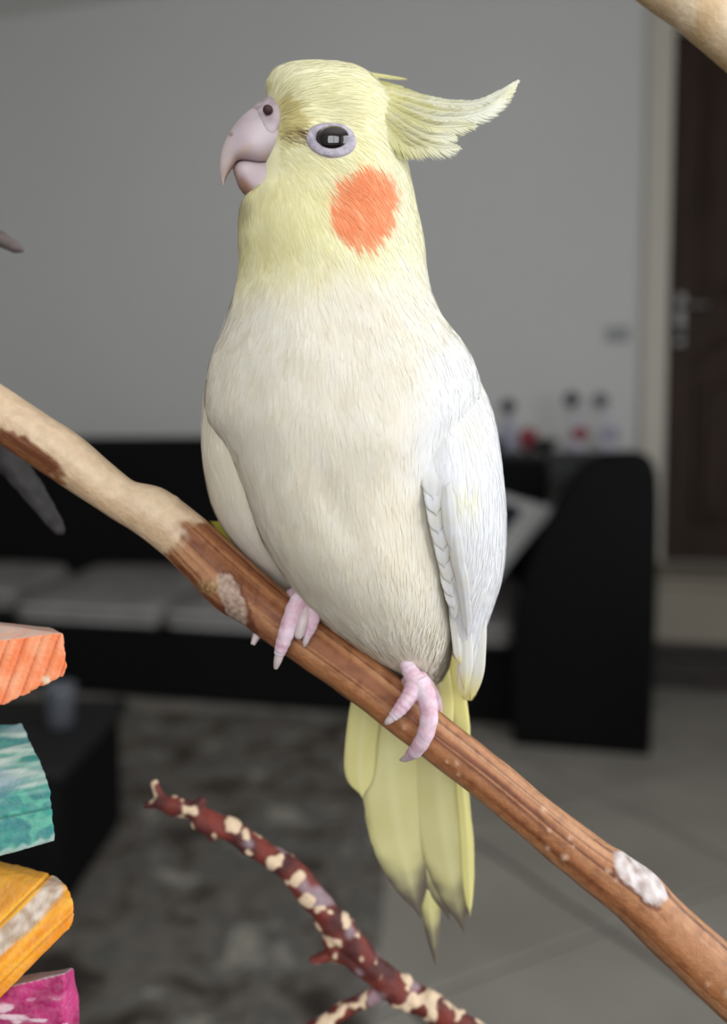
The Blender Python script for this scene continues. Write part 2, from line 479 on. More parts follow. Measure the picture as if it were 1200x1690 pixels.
# rug
RA = math.radians(-4)
rux, rvx = Vector((math.cos(RA), math.sin(RA), 0)), Vector((-math.sin(RA), math.cos(RA), 0))
nx, ny = 150, 130
RC = Vector((.055, 1.80, 0))
vs, fs = [], []
for j in range(ny + 1):
    for i in range(nx + 1):
        a = -1.9 * (1 - i / nx); b = -0.75 + 1.62 * j / ny
        p = RC + rux * a + rvx * b
        e = min(i, nx - i, j, ny - j)
        h = .012 + .004 * nz(p, 45) + .003 * nz(p, 110, 3)
        if e == 0: h = .001
        elif e == 1: h *= .8
        vs.append((p.x + .006 * nz(p, 25, 9), p.y, h))
for j in range(ny):
    for i in range(nx):
        k = j * (nx + 1) + i
        fs.append((k, k + 1, k + nx + 2, k + nx + 1))
rug = mesh_obj('rug', vs, fs, M['rug'])
tag(rug, 'mottled dark grey pile rug on the tile floor in front of the sofa', 'rug')

# ------------------------------------------------------------------ sofa
sofa = empty('sofa', W(-1.4, 2.62, 0)); tag(sofa, 'long black sofa with grey seat cushions against the grey wall', 'sofa')
rbox('base', M['sofa'], -2.95, -.16, 2.62, 3.40, .0, .235, parent=sofa, bevel=.012)
rbox('backrest', M['sofa'], -2.95, -.62, 3.16, 3.42, .235, .915, parent=sofa, bevel=.04, smooth=False)
rbox('backrest', M['sofa'], -.62, -.10, 3.16, 3.42, .235, .832, parent=sofa, bevel=.03)
# arm: leaning rounded profile in (u, z), drawn out along v
prof = [(-.165, 0.0), (-.172, .20), (-.165, .38), (-.120, .55), (-.055, .70), (.015, .80), (.07, .842), (.13, .856), (.185, .848), (.215, .81), (.226, .72), (.228, .40), (.222, .03), (.215, 0)]
pr = crom(prof, 60)
vs, fs = [], []
vrows = [(2.455, .94), (2.462, .975), (2.48, 1.0), (2.8, 1.0), (3.2, 1.0), (3.40, 1.0), (3.425, .97)]
for (vv, k) in vrows:
    for q in pr:
        vs.append(W(.03 + (q[0] - .03) * k, vv, max(0.0, q[1]) * (k if q[1] > .1 else 1)))
n = len(pr)
for r in range(len(vrows) - 1):
    for i in range(n - 1):
        fs.append((r*n + i, r*n + i + 1, (r+1)*n + i + 1, (r+1)*n + i))
    fs.append((r*n + n - 1, r*n, (r+1)*n, (r+1)*n + n - 1))
fs.append(tuple(range(n - 1, -1, -1))); fs.append(tuple((len(vrows)-1)*n + i for i in range(n)))
mesh_obj('armrest', vs, fs, M['sofa'], sofa)
def cushion(u0, u1, v0, v1, z0, hf, hb):
    """seat cushion: rounded pillow box with crown, rising to the back, piping along the front"""
    vs, fs = [], []
    N = 18
    for side in (1, -1):
        for j in range(N + 1):
            for i in range(N + 1):
                a, b = i / N, j / N
                ea = min(1.0, (1 - abs(2*a - 1)) * 6) ; eb = min(1.0, (1 - abs(2*b - 1)) * 6)
                e = math.sqrt(max(0, 1 - (1 - ea) ** 2)) * math.sqrt(max(0, 1 - (1 - eb) ** 2))
                h = hf + (hb - hf) * b
                crown = .018 * math.sin(math.pi * a) * math.sin(math.pi * b)
                z = z0 + h / 2 + (side * (h / 2) * (.35 + .65 * e) + (crown if side > 0 else 0))
                if side < 0: z = max(z, z0)
                vs.append(W(u0 + a * (u1 - u0), v0 + b * (v1 - v0), z))
    m = (N + 1) ** 2
    for j in range(N):
        for i in range(N):
            k = j * (N + 1) + i
            fs.append((k, k + 1, k + N + 2, k + N + 1)); fs.append((m + k + N + 1, m + k + N + 2, m + k + 1, m + k))
    for i in range(N):
        fs.append((i + 1, i, m + i, m + i + 1)); k = N * (N + 1)
        fs.append((k + i, k + i + 1, m + k + i + 1, m + k + i))
        a = i * (N + 1); b = (i + 1) * (N + 1)
        fs.append((a, b, m + b, m + a)); fs.append((b + N, a + N, m + a + N, m + b + N))
    c = mesh_obj('seat_cushion', vs, fs, M['cushion'], sofa)
    for zz in (z0 + hf * .80, z0 + hf * .30):
        v, f, _ = tube([W(u0 + .02, v0 + .004, zz), W((u0 + u1) / 2, v0 - .003, zz), W(u1 - .02, v0 + .004, zz)], [.006] * 3, 8, 20)
        mesh_obj('piping', v, f, M['piping'], c)
    return c
cushion(-1.945, -1.375, 2.62, 3.17, .235, .085, .16)
cushion(-1.360, -.775, 2.62, 3.17, .235, .085, .16)
cushion(-.760, -.175, 2.62, 3.17, .235, .085, .16)
cushion(-2.62, -2.06, 2.78, 3.17, .235, .10, .15)

# throw pillow leaning in the corner of the sofa
pil = empty('throw_pillow', W(-.25, 2.85, .36)); tag(pil, 'square throw pillow with pale border and navy centre leaning on the sofa arm', 'pillow')
def pillow_part(name, half, thick, m, off):
    N = 16; vs, fs = [], []
    e1 = (UX * .97 - VX * .60 - Vector((0, 0, .26))).normalized()
    e2 = (UX * -.61 - VX * .65 - Vector((0, 0, .79))).normalized()
    nn = e1.cross(e2).normalized()
    if nn.dot(VX) > 0: nn = -nn
    c0 = W(-.057, 2.90, .666) - e1 * .21 + e2 * .21
    for side in (1, -1):
        for j in range(N + 1):
            for i in range(N + 1):
                a, b = 2 * i / N - 1, 2 * j / N - 1
                e = (1 - a ** 4) * (1 - b ** 4)
                x = half * a * (1 - .05 * (1 - b * b)); z = half * b * (1 - .05 * (1 - a * a))
                vs.append(c0 + e1 * x + e2 * z + nn * (side * thick * math.sqrt(max(0, e)) + off))
    m2 = (N + 1) ** 2
    for j in range(N):
        for i in range(N):
            k = j * (N + 1) + i
            fs.append((k, k + 1, k + N + 2, k + N + 1)); fs.append((m2 + k + N + 1, m2 + k + N + 2, m2 + k + 1, m2 + k))
    return mesh_obj(name, vs, fs, m, pil)
pillow_part('cover', .21, .045, M['white_fab'], 0)
pillow_part('centre_patch', .165, .034, M['navy_fab'], .018)

# console behind the sofa with ornaments
con = empty('console_table', W(-.3, 3.6, 0)); tag(con, 'black console table behind the sofa carrying small ornaments', 'table')
rbox('tabletop', M['blackwood'], -.85, .24, 3.46, 3.75, .825, .855, parent=con, bevel=.004)
for (a, b) in ((-.83, 3.48), (-.83, 3.70), (.20, 3.48), (.20, 3.70)):
    rbox('leg', M['blackwood'], a, a + .035, b, b + .035, 0, .825, parent=con)
rbox('apron', M['blackwood'], -.80, .20, 3.485, 3.505, .72, .825, parent=con)
def lathe(prof, c, m, name, parent, n=24):
    vs, fs = [], []
    for (r, z) in prof:
        for k in range(n):
            a = 2 * math.pi * k / n
            vs.append((c.x + r * math.cos(a), c.y + r * math.sin(a), c.z + z))
    for i in range(len(prof) - 1):
        for k in range(n):
            k2 = (k + 1) % n
            fs.append((i*n + k, i*n + k2, (i+1)*n + k2, (i+1)*n + k))
    fs.append(tuple(range(n - 1, -1, -1))); fs.append(tuple((len(prof)-1)*n + k for k in range(n)))
    return mesh_obj(name, vs, fs, m, parent)
def ball(r, z0, n=9, sq=1.0):
    return [(max(.0008, r * math.sin(math.pi * i / n)), z0 + r * sq * (1 - math.cos(math.pi * i / n))) for i in range(n + 1)]
def ornament(u, v, label, body, mid, head, hh, lean=0.0):
    c = W(u, v, .855)
    o = empty('figurine', c); tag(o, label, 'figurine', 'ornaments on the console table')
    lathe([(.030, 0), (.034, .006), (.036, .05), (.030, .085), (.018, .115), (.010, .13), (.008, hh - .06)], c, body, 'body', o)
    if mid: lathe(ball(.034, .035), c + UX * .010 - VX * .016, mid, 'heart', o)
    lathe(ball(.031, hh - .068), c + UX * lean, head, 'head', o)
    return o
ornament(-.275, 3.58, 'figurine with dark head beside red ball, nearest the bird\'s wing', M['lilac'], None, M['dkhead'], .225)
ornament(.005, 3.58, 'figurine with dark round head and red middle on the console', M['ceramic'], M['redglaze'], M['dkhead'], .25, -.025)
ornament(.125, 3.60, 'pale lilac figurine with grey head, nearest the door', M['ceramic'], M['lilac'], M['greyhead'], .245, -.03)
rb = lathe([(.012, 0), (.030, .012), (.042, .04), (.042, .06), (.030, .088), (.012, .1)], W(-.19, 3.57, .855), M['redglaze'], 'ball_ornament', None)
tag(rb, 'round red ornament beside the left figurine on the console', 'ornament')
for (u, lb) in ((-.12, 'low black bowl between red ornament and middle figurine'), (-.33, 'low black bowl under the dark headed figurine by the wing')):
    tag(lathe([(.02, 0), (.03, .004), (.05, .035), (.052, .05), (.047, .05), (.03, .012), (.004, .008)], W(u, 3.50, .855), M['blackwood'], 'bowl', None), lb, 'bowl')

# ottoman with a cup
ot = empty('storage_ottoman', Vector((-.9, 1.63, 0))); tag(ot, 'low black ottoman on the rug behind the coloured blocks', 'ottoman')
def wbox(name, m, x0, x1, y0, y1, z0, z1, parent, bevel, seg=3):
    bm = bmesh.new(); box_bm(bm, x0, x1, y0, y1, z0, z1, bevel=bevel, seg=seg)
    return bm_obj(name, bm, m, parent, True)
wbox('body', M['otto'], -1.30, -.535, 1.45, 1.85, .018, .27, ot, .03)
wbox('lid', M['ottotop'], -1.31, -.525, 1.44, 1.86, .27, .305, ot, .012)
cp = lathe([(.022, 0), (.026, .003), (.031, .075), (.032, .085), (.029, .085), (.024, .012), (.002, .010)], Vector((-.605, 1.66, .305)), M['cup'], 'cup', None)
tag(cp, 'small smoky grey cup standing on the black ottoman', 'cup')

# ------------------------------------------------------------------ branches
BR_D = 30
br = [(-420, 395, 44), (-250, 505, 43), (-120, 598, 43), (0, 683, 42), (50, 716, 43), (100, 749, 44), (150, 787, 40), (200, 824, 36), (250, 848, 42), (300, 883, 44), (350, 930, 46), (400, 974, 45), (450, 1014, 44), (500, 1050, 43),
      (600, 1123, 41), (700, 1203, 39), (800, 1281, 38), (900, 1364, 39), (1000, 1443, 43), (1050, 1482, 46), (1100, 1530, 47), (1200, 1621, 50), (1330, 1735, 52), (1500, 1880, 54)]
def br_depth(x):
    return BR_D - 10 * sstep(700, 1300, x) + 14 * sstep(300, -300, x)
br_pts = [P(x, y, br_depth(x)) for x, y, r in br]
br_rad = [r * S for x, y, r in br]
CREAM, CREAM2, BARK, BARKD, BARKL, SCAR = lin((226, 200, 168)), lin((206, 172, 134)), lin((168, 108, 66)), lin((104, 56, 32)), lin((202, 156, 116)), lin((186, 168, 158))
def br_r(t, th, p, n):
    x, y, d = proj(p)
    q = 1 + .025 * nz(p, 140) + .02 * math.sin(3 * th + 4 * nz(p, 35, 5)) 
    q += .018 * nz((p.x * .35 + p.z * .25, th * .006, p.y), 900, 2)
    upn = n.z
    q += .10 * math.exp(-((x - 268) / 34) ** 2 - ((y - 812) / 30) ** 2) * (upn > 0)
    q += .12 * math.exp(-((x - 291) / 5) ** 2) * sstep(.75, .95, upn)
    front = -n.y
    q += .17 * math.exp(-((x - 372) / 34) ** 2 - ((y - 985) / 40) ** 2) * sstep(-.2, .4, front)
    q += .13 * math.exp(-((x - 345) / 14) ** 2 - ((y - 968) / 14) ** 2)
    s1 = math.exp(-(((x - 1052) + (y - 1448)) / 75) ** 4 - (((x - 1052) - (y - 1448) * 1.25) / 44) ** 4)
    q += .10 * s1
    q += .05 * math.exp(-((x - 1022) / 12) ** 2 - ((y - 1412) / 14) ** 2)
    for (kx, ky, kr) in KN:
        q += .05 * math.exp(-((x - kx) ** 2 + (y - ky) ** 2) / kr ** 2) * (front > -.2)
    return q
random.seed(11)
KN = [(650 + random.random() * 560, 0, 3 + random.random() * 3.5) for _ in range(18)]
KN = [(a, float(np.interp(a, [q[0] for q in br], [q[1] for q in br])) + random.uniform(-26, 34), c) for a, b, c in KN]
v, f, ta_ = tube(br_pts, br_rad, 80, 760, br_r)
cols = []
for p, (t, th) in zip(v, ta_):
    x, y, d = proj(p)
    cy = np.interp(x, [q[0] for q in br], [q[1] for q in br])
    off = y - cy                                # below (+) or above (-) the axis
    e = 34 * nz(p, 170) + 16 * nz(p, 500, 4)
    grain = nz((p.x * 30 + p.z * 26, th * 2.2, p.y * 40), 1.0, 7)
    grain2 = nz((p.x * 60 + p.z * 50, th * 7, p.y * 40), 1.0, 3)
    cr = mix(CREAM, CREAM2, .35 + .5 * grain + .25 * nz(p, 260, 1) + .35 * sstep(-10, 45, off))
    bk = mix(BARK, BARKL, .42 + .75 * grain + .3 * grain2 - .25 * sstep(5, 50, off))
    bk = mix(bk, BARKD, .75 * sstep(.08, .45, grain2) + .5 * sstep(.2, .5, -grain) + .25 * sstep(.0, .5, nz(p, 420, 31)))
    lim = 300 + .62 * (-off) + e * .8           # where the bark begins
    tb_ = sstep(lim - 8, lim + 8, x)
    patch = sstep(.15, -.15, math.hypot((x - 50) / 62, (off - 38) / 26) - 1 + e * .012)
    c = mix(cr, bk, max(tb_, patch))
    c = mix(c, BARKD, patch * (.35 + .6 * sstep(-.1, .3, grain)))
    red = math.exp(-((x - 400) / 60) ** 2) * sstep(10, 40, off)
    c = mix(c, lin((122, 62, 48)), .55 * red)
    # grey scars
    s0 = sstep(.12, -.12, math.hypot(((x - 384) * .52 + (y - 992) * .85) / 52, ((x - 384) * .85 - (y - 992) * .52) / 17) - 1 + e * .012)
    c = mix(c, mix(lin((150, 126, 112)), lin((196, 172, 152)), .5 + 1.2 * nz(p, 900, 5)), .9 * s0)
    c = mix(c, lin((92, 50, 34)), .75 * sstep(.22, .06, abs(math.hypot(((x - 384) * .52 + (y - 992) * .85) / 52, ((x - 384) * .85 - (y - 992) * .52) / 17) - 1.18 + e * .012)) * (x > 366))
    s0b = sstep(.2, -.2, math.hypot((x - 345) / 15, (y - 968) / 15) - 1 + e * .015)
    c = mix(c, mix(lin((120, 86, 52)), lin((178, 146, 100)), .5 + 1.2 * nz(p, 1100, 5)), .9 * s0b)
    dd = math.hypot(((x - 1054) * .72 + (y - 1447) * .70) / 64, ((x - 1054) * .70 - (y - 1447) * .72) / 25) - 1 + e * .008
    s1 = sstep(.07, -.07, dd)
    c = mix(c, lin((84, 42, 30)), .7 * sstep(.2, .05, abs(dd - .1)) * (y > cy - 22))
    c = mix(c, mix(lin((158, 138, 128)), lin((226, 216, 212)), .6 + 1.1 * nz(p, 420, 5)), .95 * s1)
    for (kx, ky, kr) in KN:
        if abs(x - kx) < 12:
            c = mix(c, lin((226, 190, 158)), .6 * math.exp(-((x - kx) ** 2 + (y - ky) ** 2) / (kr * .8) ** 2))
    cols.append(c)
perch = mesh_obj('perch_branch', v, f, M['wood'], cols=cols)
tag(perch, 'long diagonal brown branch with bare cream left end, the bird stands on it', 'branch')

# corner branch, upper right
def up_col(p):
    g_ = nz((p.x * 200, p.z * 60, p.y * 60), 1.0)
    return mix(lin((240, 216, 182)), lin((206, 168, 118)), .35 + .8 * g_)
v, f, t_ = tube([P(1010, -90, 95), P(1085, -32, 92), P(1160, 24, 90), P(1240, 92, 90), P(1330, 170, 92)], [42 * S] * 5, 40, 120, lambda t, th, p, n: 1 + .04 * nz(p, 120))
tag(mesh_obj('corner_branch', v, f, M['wood'], cols=[up_col(p) for p in v]), 'pale cream peeled branch crossing the top right corner', 'branch')

# two grey twigs at the left edge
def gtwig(pts, rad, dark, label):
    v, f, t_ = tube([P(*p) for p in pts], [r * S for r in rad], 20, 70, lambda t, th, p, n: 1 + .14 * nz(p, 260) + .06 * nz(p, 700))
    cl = [mix(lin(dark[0]), lin(dark[1]), .5 + .9 * nz(p, 300)) for p in v]
    tag(mesh_obj('grey_twig', v, f, M['bark'], cols=cl), label, 'twig', 'grey twigs at the left edge')
gtwig([(-200, 330, 240), (-90, 355, 240), (-20, 385, 240), (22, 406, 240), (38, 414, 240)], [20, 19, 17, 12, 3], ((110, 98, 94), (82, 74, 72)), 'short grey brown twig tip against the wall at the left edge')
gtwig([(-160, 540, 230), (-60, 660, 230), (20, 765, 230), (65, 825, 230), (97, 872, 230), (104, 882, 230)], [34, 31, 27, 20, 12, 3], ((74, 72, 72), (50, 49, 49)), 'blurred dark grey twig hanging below the cream end of the branch')

# knobbly red twig at the bottom
RED, REDD, CRM, LIL = lin((128, 56, 45)), lin((80, 40, 38)), lin((232, 204, 170)), lin((176, 160, 168))
TWD = 330
def tw_col(p):
    a = nz(p, 190, 2) + .5 * nz(p, 430, 8)
    c = mix(RED, REDD, .5 + 1.3 * nz(p, 150, 6))
    c = mix(c, LIL, .6 * sstep(.25, .5, nz(p, 150, 12)))
    x, y, d = proj(p)
    a += .32 * sstep(635, 670, x) * sstep(760, 722, x) - .10
    return mix(c, CRM, sstep(.10, .20, a))
def tw_r(t, th, p, n):
    return 1 + .16 * nz(p, 200) + .12 * nz(p, 420, 3) + .16 * sstep(.05, .3, nz(p, 190, 2) + .5 * nz(p, 430, 8) - .1)
parts = []
def tw(pts, rad, nr):
    v, f, _ = tube([P(x, y, TWD) for x, y in pts], [r * S * (1 + TWD * S / DB) for r in rad], 24, nr, tw_r)
    parts.append((v, f))
tw([(258, 1322), (285, 1330), (318, 1336), (340, 1356), (375, 1368), (410, 1392), (450, 1416), (490, 1445), (522, 1488), (556, 1528), (592, 1568), (625, 1608), (668, 1640), (715, 1664), (752, 1690), (820, 1735), (900, 1790)],
   [11, 15, 13, 20, 18, 18, 18, 20, 21, 22, 21, 22, 24, 23, 21, 24, 26], 260)
tw([(272, 1328), (263, 1312), (254, 1288)], [11, 8, 5], 24)
tw([(264, 1324), (250, 1328), (238, 1329)], [10, 7, 6], 20)
tw([(316, 1338), (330, 1326), (332, 1316)], [12, 10, 6], 18)
tw([(345, 1362), (352, 1380), (346, 1386)], [15, 9, 5], 18)
tw([(640, 1630), (622, 1640), (590, 1656), (555, 1675), (520, 1698), (470, 1735)], [15, 13, 12, 13, 14, 15], 90)
tw([(612, 1606), (592, 1592), (572, 1578), (552, 1560), (542, 1546), (538, 1538)], [17, 16, 15, 16, 12, 6], 50)
tw([(566, 1578), (545, 1576), (522, 1584), (512, 1580)], [13, 10, 9, 5], 30)
tw([(556, 1556), (560, 1545), (553, 1532)], [9, 8, 4], 20)
v, f = remesh(parts, .00045, 2)
tag(mesh_obj('knobbly_twig', v, f, M['bark'], cols=[tw_col(p) for p in v]), 'knobbly red brown twig with peeled cream patches below the bird', 'twig')

# ------------------------------------------------------------------ painted blocks (chew toy)
def block(name, pts, colf, label, cat='block', disp=None, sm=3):
    bm = bmesh.new()
    for p in pts: bm.verts.new(P(*p))
    bmesh.ops.convex_hull(bm, input=bm.verts)
    loose = [q for q in bm.verts if not q.link_faces]
    bmesh.ops.delete(bm, geom=loose, context='VERTS')
    bmesh.ops.recalc_face_normals(bm, faces=bm.faces)
    vs = [q.co.copy() for q in bm.verts]
    ix = {q: i for i, q in enumerate(bm.verts)}
    fs = [tuple(ix[q] for q in fc.verts) for fc in bm.faces]
    bm.free()
    v, f = remesh([(vs, fs)], .0004, sm)
    me = bpy.data.meshes.new('t'); me.from_pydata([tuple(q) for q in v], [], f); me.update()
    nn = [q.normal.copy() for q in me.vertices]
    bpy.data.meshes.remove(me)
    out, cols = [], []
    for p, n in zip(v, nn):
        p = Vector(p); x, y, d = proj(p)
        h = disp(x, y, d, p, n) if disp else 0
        h += .6 * nz(p, 350) + .35 * nz(p, 900, 2)
        out.append(p + n * (h * S))
        cols.append(colf(x, y, d, p, n, h))
    o = mesh_obj(name, out, f, M['paint'], cols=cols)
    tag(o, label, cat, 'painted wooden blocks at the left edge')
    return o
ORA, ORL = lin((244, 130, 74)), lin((250, 172, 128))
def o_disp(x, y, d, p, n):
    k = (x + y * .36 - 380) / 27.0
    fr = k - math.floor(k)
    return -2.6 * math.exp(-((fr - .5) / .10) ** 2) * (n.z < .5) + 2.0 * (fr - .5) * (n.z < .5)
def o_col(x, y, d, p, n, h):
    c = mix(ORA, ORL, .35 + .9 * nz(p, 260) + .12 * h)
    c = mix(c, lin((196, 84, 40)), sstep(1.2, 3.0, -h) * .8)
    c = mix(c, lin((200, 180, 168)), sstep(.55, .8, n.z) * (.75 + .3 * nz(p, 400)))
    c = mix(c, lin((240, 214, 180)), sstep(9, 4, math.hypot(x - 76, y - 1122)))
    return c
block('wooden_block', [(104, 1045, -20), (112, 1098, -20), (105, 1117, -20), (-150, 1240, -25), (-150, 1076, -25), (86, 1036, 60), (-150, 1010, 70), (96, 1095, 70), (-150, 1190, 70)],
      o_col, 'orange painted wooden block with diagonal saw grooves, topmost of the blocks', disp=o_disp)
T1, T2, TW = lin((64, 150, 134)), lin((58, 128, 128)), lin((186, 204, 192))
def t_col(x, y, d, p, n, h):
    s_ = nz((x * .012, (y + x * .12) * .09, 0), 1.0, 3)
    top = sstep(1335, 1300, y + x * .30)
    c = mix(T1, T2, .5 + 1.1 * s_)
    c = mix(c, lin((96, 178, 150)), .8 * sstep(.1, .4, nz((x * .05, y * .05, 0), 1.0, 9)))
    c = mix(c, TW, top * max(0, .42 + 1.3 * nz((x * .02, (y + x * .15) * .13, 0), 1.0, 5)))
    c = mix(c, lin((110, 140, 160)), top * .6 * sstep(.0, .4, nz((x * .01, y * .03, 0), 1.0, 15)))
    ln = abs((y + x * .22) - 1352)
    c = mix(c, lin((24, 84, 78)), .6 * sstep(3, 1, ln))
    c = mix(c, TW, .7 * sstep(1394, 1402, y + x * .30 - 8 + 10 * nz(p, 500)))
    return c
def t_disp(x, y, d, p, n):
    return 1.6 * nz((x * .012, (y + x * .15) * .12, 0), 1.0, 5) - 1.5 * sstep(3, 1, abs((y + x * .22) - 1352))
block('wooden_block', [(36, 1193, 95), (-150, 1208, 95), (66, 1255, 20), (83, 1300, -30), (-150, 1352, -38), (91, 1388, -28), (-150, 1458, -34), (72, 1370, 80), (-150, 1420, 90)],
      t_col, 'teal green painted wooden block with worn pale top, below the orange block', disp=t_disp)
YE, YD = lin((250, 178, 40)), lin((232, 140, 18))
def y_col(x, y, d, p, n, h):
    k = (y + x * .98)                     # bands run down to the left
    s_ = nz(((x - y) * .008, k * .06, 0), 1.0, 2)
    c = mix(YE, YD, .4 + 1.2 * s_ + .5 * sstep(1610, 1640, k))
    c = mix(c, lin((196, 140, 52)), .55 * sstep(1530, 1490, k))
    w = sstep(1528, 1538, k + 10 * s_) * sstep(1590, 1572, k + 14 * s_) * sstep(112, 96, x)
    c = mix(c, mix(lin((176, 152, 132)), lin((226, 212, 196)), .5 + 1.2 * nz(p, 500)), .95 * w)
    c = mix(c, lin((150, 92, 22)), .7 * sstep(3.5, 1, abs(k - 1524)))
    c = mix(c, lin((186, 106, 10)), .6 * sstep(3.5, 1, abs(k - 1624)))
    return c
def y_disp(x, y, d, p, n):
    k = (y + x * .98)
    return -2.2 * sstep(5, 1, abs(k - 1524)) - 1.6 * sstep(4, 1, abs(k - 1624)) + 1.2 * nz(((x - y) * .008, k * .08, 0), 1.0, 2)
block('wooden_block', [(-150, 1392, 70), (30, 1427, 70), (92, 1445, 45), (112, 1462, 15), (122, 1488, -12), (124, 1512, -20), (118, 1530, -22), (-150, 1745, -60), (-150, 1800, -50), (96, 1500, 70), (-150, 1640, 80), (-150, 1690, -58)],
      y_col, 'yellow painted wooden block with a bare whitish stripe, between teal and magenta blocks', disp=y_disp, sm=6)
CORD_TOP = P(-110, 640, 44); CORD_BOT = P(-110, 1790, 25)
MG, MGD = lin((206, 58, 128)), lin((160, 30, 92))
def m_col(x, y, d, p, n, h):
    c = mix(MG, MGD, .4 + .9 * nz(p, 240) + .4 * (x < 104))
    c = mix(c, lin((226, 200, 206)), .85 * sstep(.12, .3, nz((x * .03, y * .1, 0), 1.0, 4)) * sstep(1640, 1662, y) * (x < 112))
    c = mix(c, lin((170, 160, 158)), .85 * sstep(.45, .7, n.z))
    return c
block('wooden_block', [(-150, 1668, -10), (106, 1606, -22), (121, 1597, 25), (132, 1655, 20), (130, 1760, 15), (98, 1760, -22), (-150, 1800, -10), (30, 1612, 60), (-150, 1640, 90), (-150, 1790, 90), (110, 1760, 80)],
      m_col, 'magenta painted wooden block at the bottom left corner', disp=lambda x, y, d, p, n: 1.2 * nz((x * .02, y * .1, 0), 1.0, 4))

# ------------------------------------------------------------------ the cockatiel
bird = empty('cockatiel', P(590, 1060, 60))
tag(bird, 'pale yellow and white cockatiel with orange cheek perched on the diagonal branch', 'bird')
body_rows = [(111, 508, 528, -8, 8), (114, 488, 555, -24, 24), (122, 458, 592, -46, 46), (140, 440, 624, -70, 70), (165, 442, 642, -88, 85), (200, 448, 655, -100, 92), (250, 446, 667, -106, 98),
    (288, 434, 676, -108, 104), (318, 424, 683, -109, 107), (342, 402, 688, -110, 111), (362, 396, 692, -110, 113), (400, 395, 699, -112, 122), (450, 397, 705, -118, 135), (500, 385, 715, -132, 150), (545, 371, 741, -148, 168), (580, 358, 768, -160, 180), (620, 345, 787, -170, 194),
    (665, 341, 790, -178, 206), (705, 350, 776, -183, 210), (745, 380, 749, -184, 214), (800, 402, 740, -180, 220), (850, 419, 736, -172, 222), (900, 440, 737, -156, 220),
    (950, 472, 740, -132, 214), (1000, 508, 743, -97, 205), (1035, 546, 745, -62, 195), (1058, 578, 744, -32, 188), (1080, 612, 742, 2, 178), (1102, 640, 738, 42, 165), (1122, 668, 728, 84, 145)]
NR, NS = 230, 128
rows = pchip_rows(body_rows, NR)
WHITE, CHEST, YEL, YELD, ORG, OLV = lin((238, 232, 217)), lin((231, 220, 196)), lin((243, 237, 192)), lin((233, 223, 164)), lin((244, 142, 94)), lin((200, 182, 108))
def bird_col(p):
    x, y, d = proj(p)
    a = nz(p, 260, 3)
    hd = sstep(505, 400, y + 26 * nz(p, 90) + .10 * (x - 560))          # yellow hood
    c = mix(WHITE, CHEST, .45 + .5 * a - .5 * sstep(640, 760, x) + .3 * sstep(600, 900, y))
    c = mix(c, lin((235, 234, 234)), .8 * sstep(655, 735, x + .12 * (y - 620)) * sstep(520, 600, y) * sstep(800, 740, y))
    y_ = mix(YEL, YELD, .25 + .45 * a + .35 * sstep(250, 330, y) * sstep(640, 480, x))  # YELD also darkens the throat: shading painted into the yellow
    y_ = mix(y_, lin((240, 236, 204)), .75 * sstep(590, 660, x) + .4 * sstep(150, 115, y))
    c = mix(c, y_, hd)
    # cheek patch, on both sides of the head
    e = math.hypot((x - 599 + .10 * (y - 340)) / 56, (y - 339) / 69) - 1 + .14 * nz(p, 420) + .07 * nz(p, 1200)
    c = mix(c, mix(ORG, lin((247, 168, 124)), .3 + .8 * nz(p, 500, 6)), sstep(.10, -.12, e) * .95 * (abs(d + 4) > 30))
    # olive lores between beak and eye
    e = math.hypot((x - 470) / 36, (y - 195) / 44) - 1 + .2 * nz(p, 400)
    c = mix(c, OLV, .75 * sstep(.25, -.5, e))
    e = math.hypot((x - 492 + .2 * (y - 222)) / 28, (y - 222) / 14) - 1 + .4 * nz(p, 1500)
    c = mix(c, lin((104, 76, 40)), sstep(.3, -.4, e) * max(0, .45 + 1.0 * nz(p, 2400)))
    e = math.hypot((x - 404) / 16, (y - 342) / 20) - 1
    c = mix(c, lin((128, 104, 52)), .4 * sstep(.4, -.6, e))  # hollow below the lower beak, its shadow painted dark
    return c
def wing_col(p):
    x, y, d = proj(p)
    a = nz(p, 300, 3)
    c = mix(lin((235, 234, 236)), lin((231, 229, 225)), .4 + .8 * a)
    c = mix(c, lin((244, 236, 180)), .45 * sstep(.0, .6, nz(p, 160, 21)) * sstep(60, 20, math.hypot(x - 770, (y - 770) * .5)))
    c = mix(c, CHEST, .8 * sstep(760, 560, y + .5 * (x - 720)))
    return mix(c, lin((240, 234, 150)), sstep(1085, 1150, y))
bv, bf = [], []
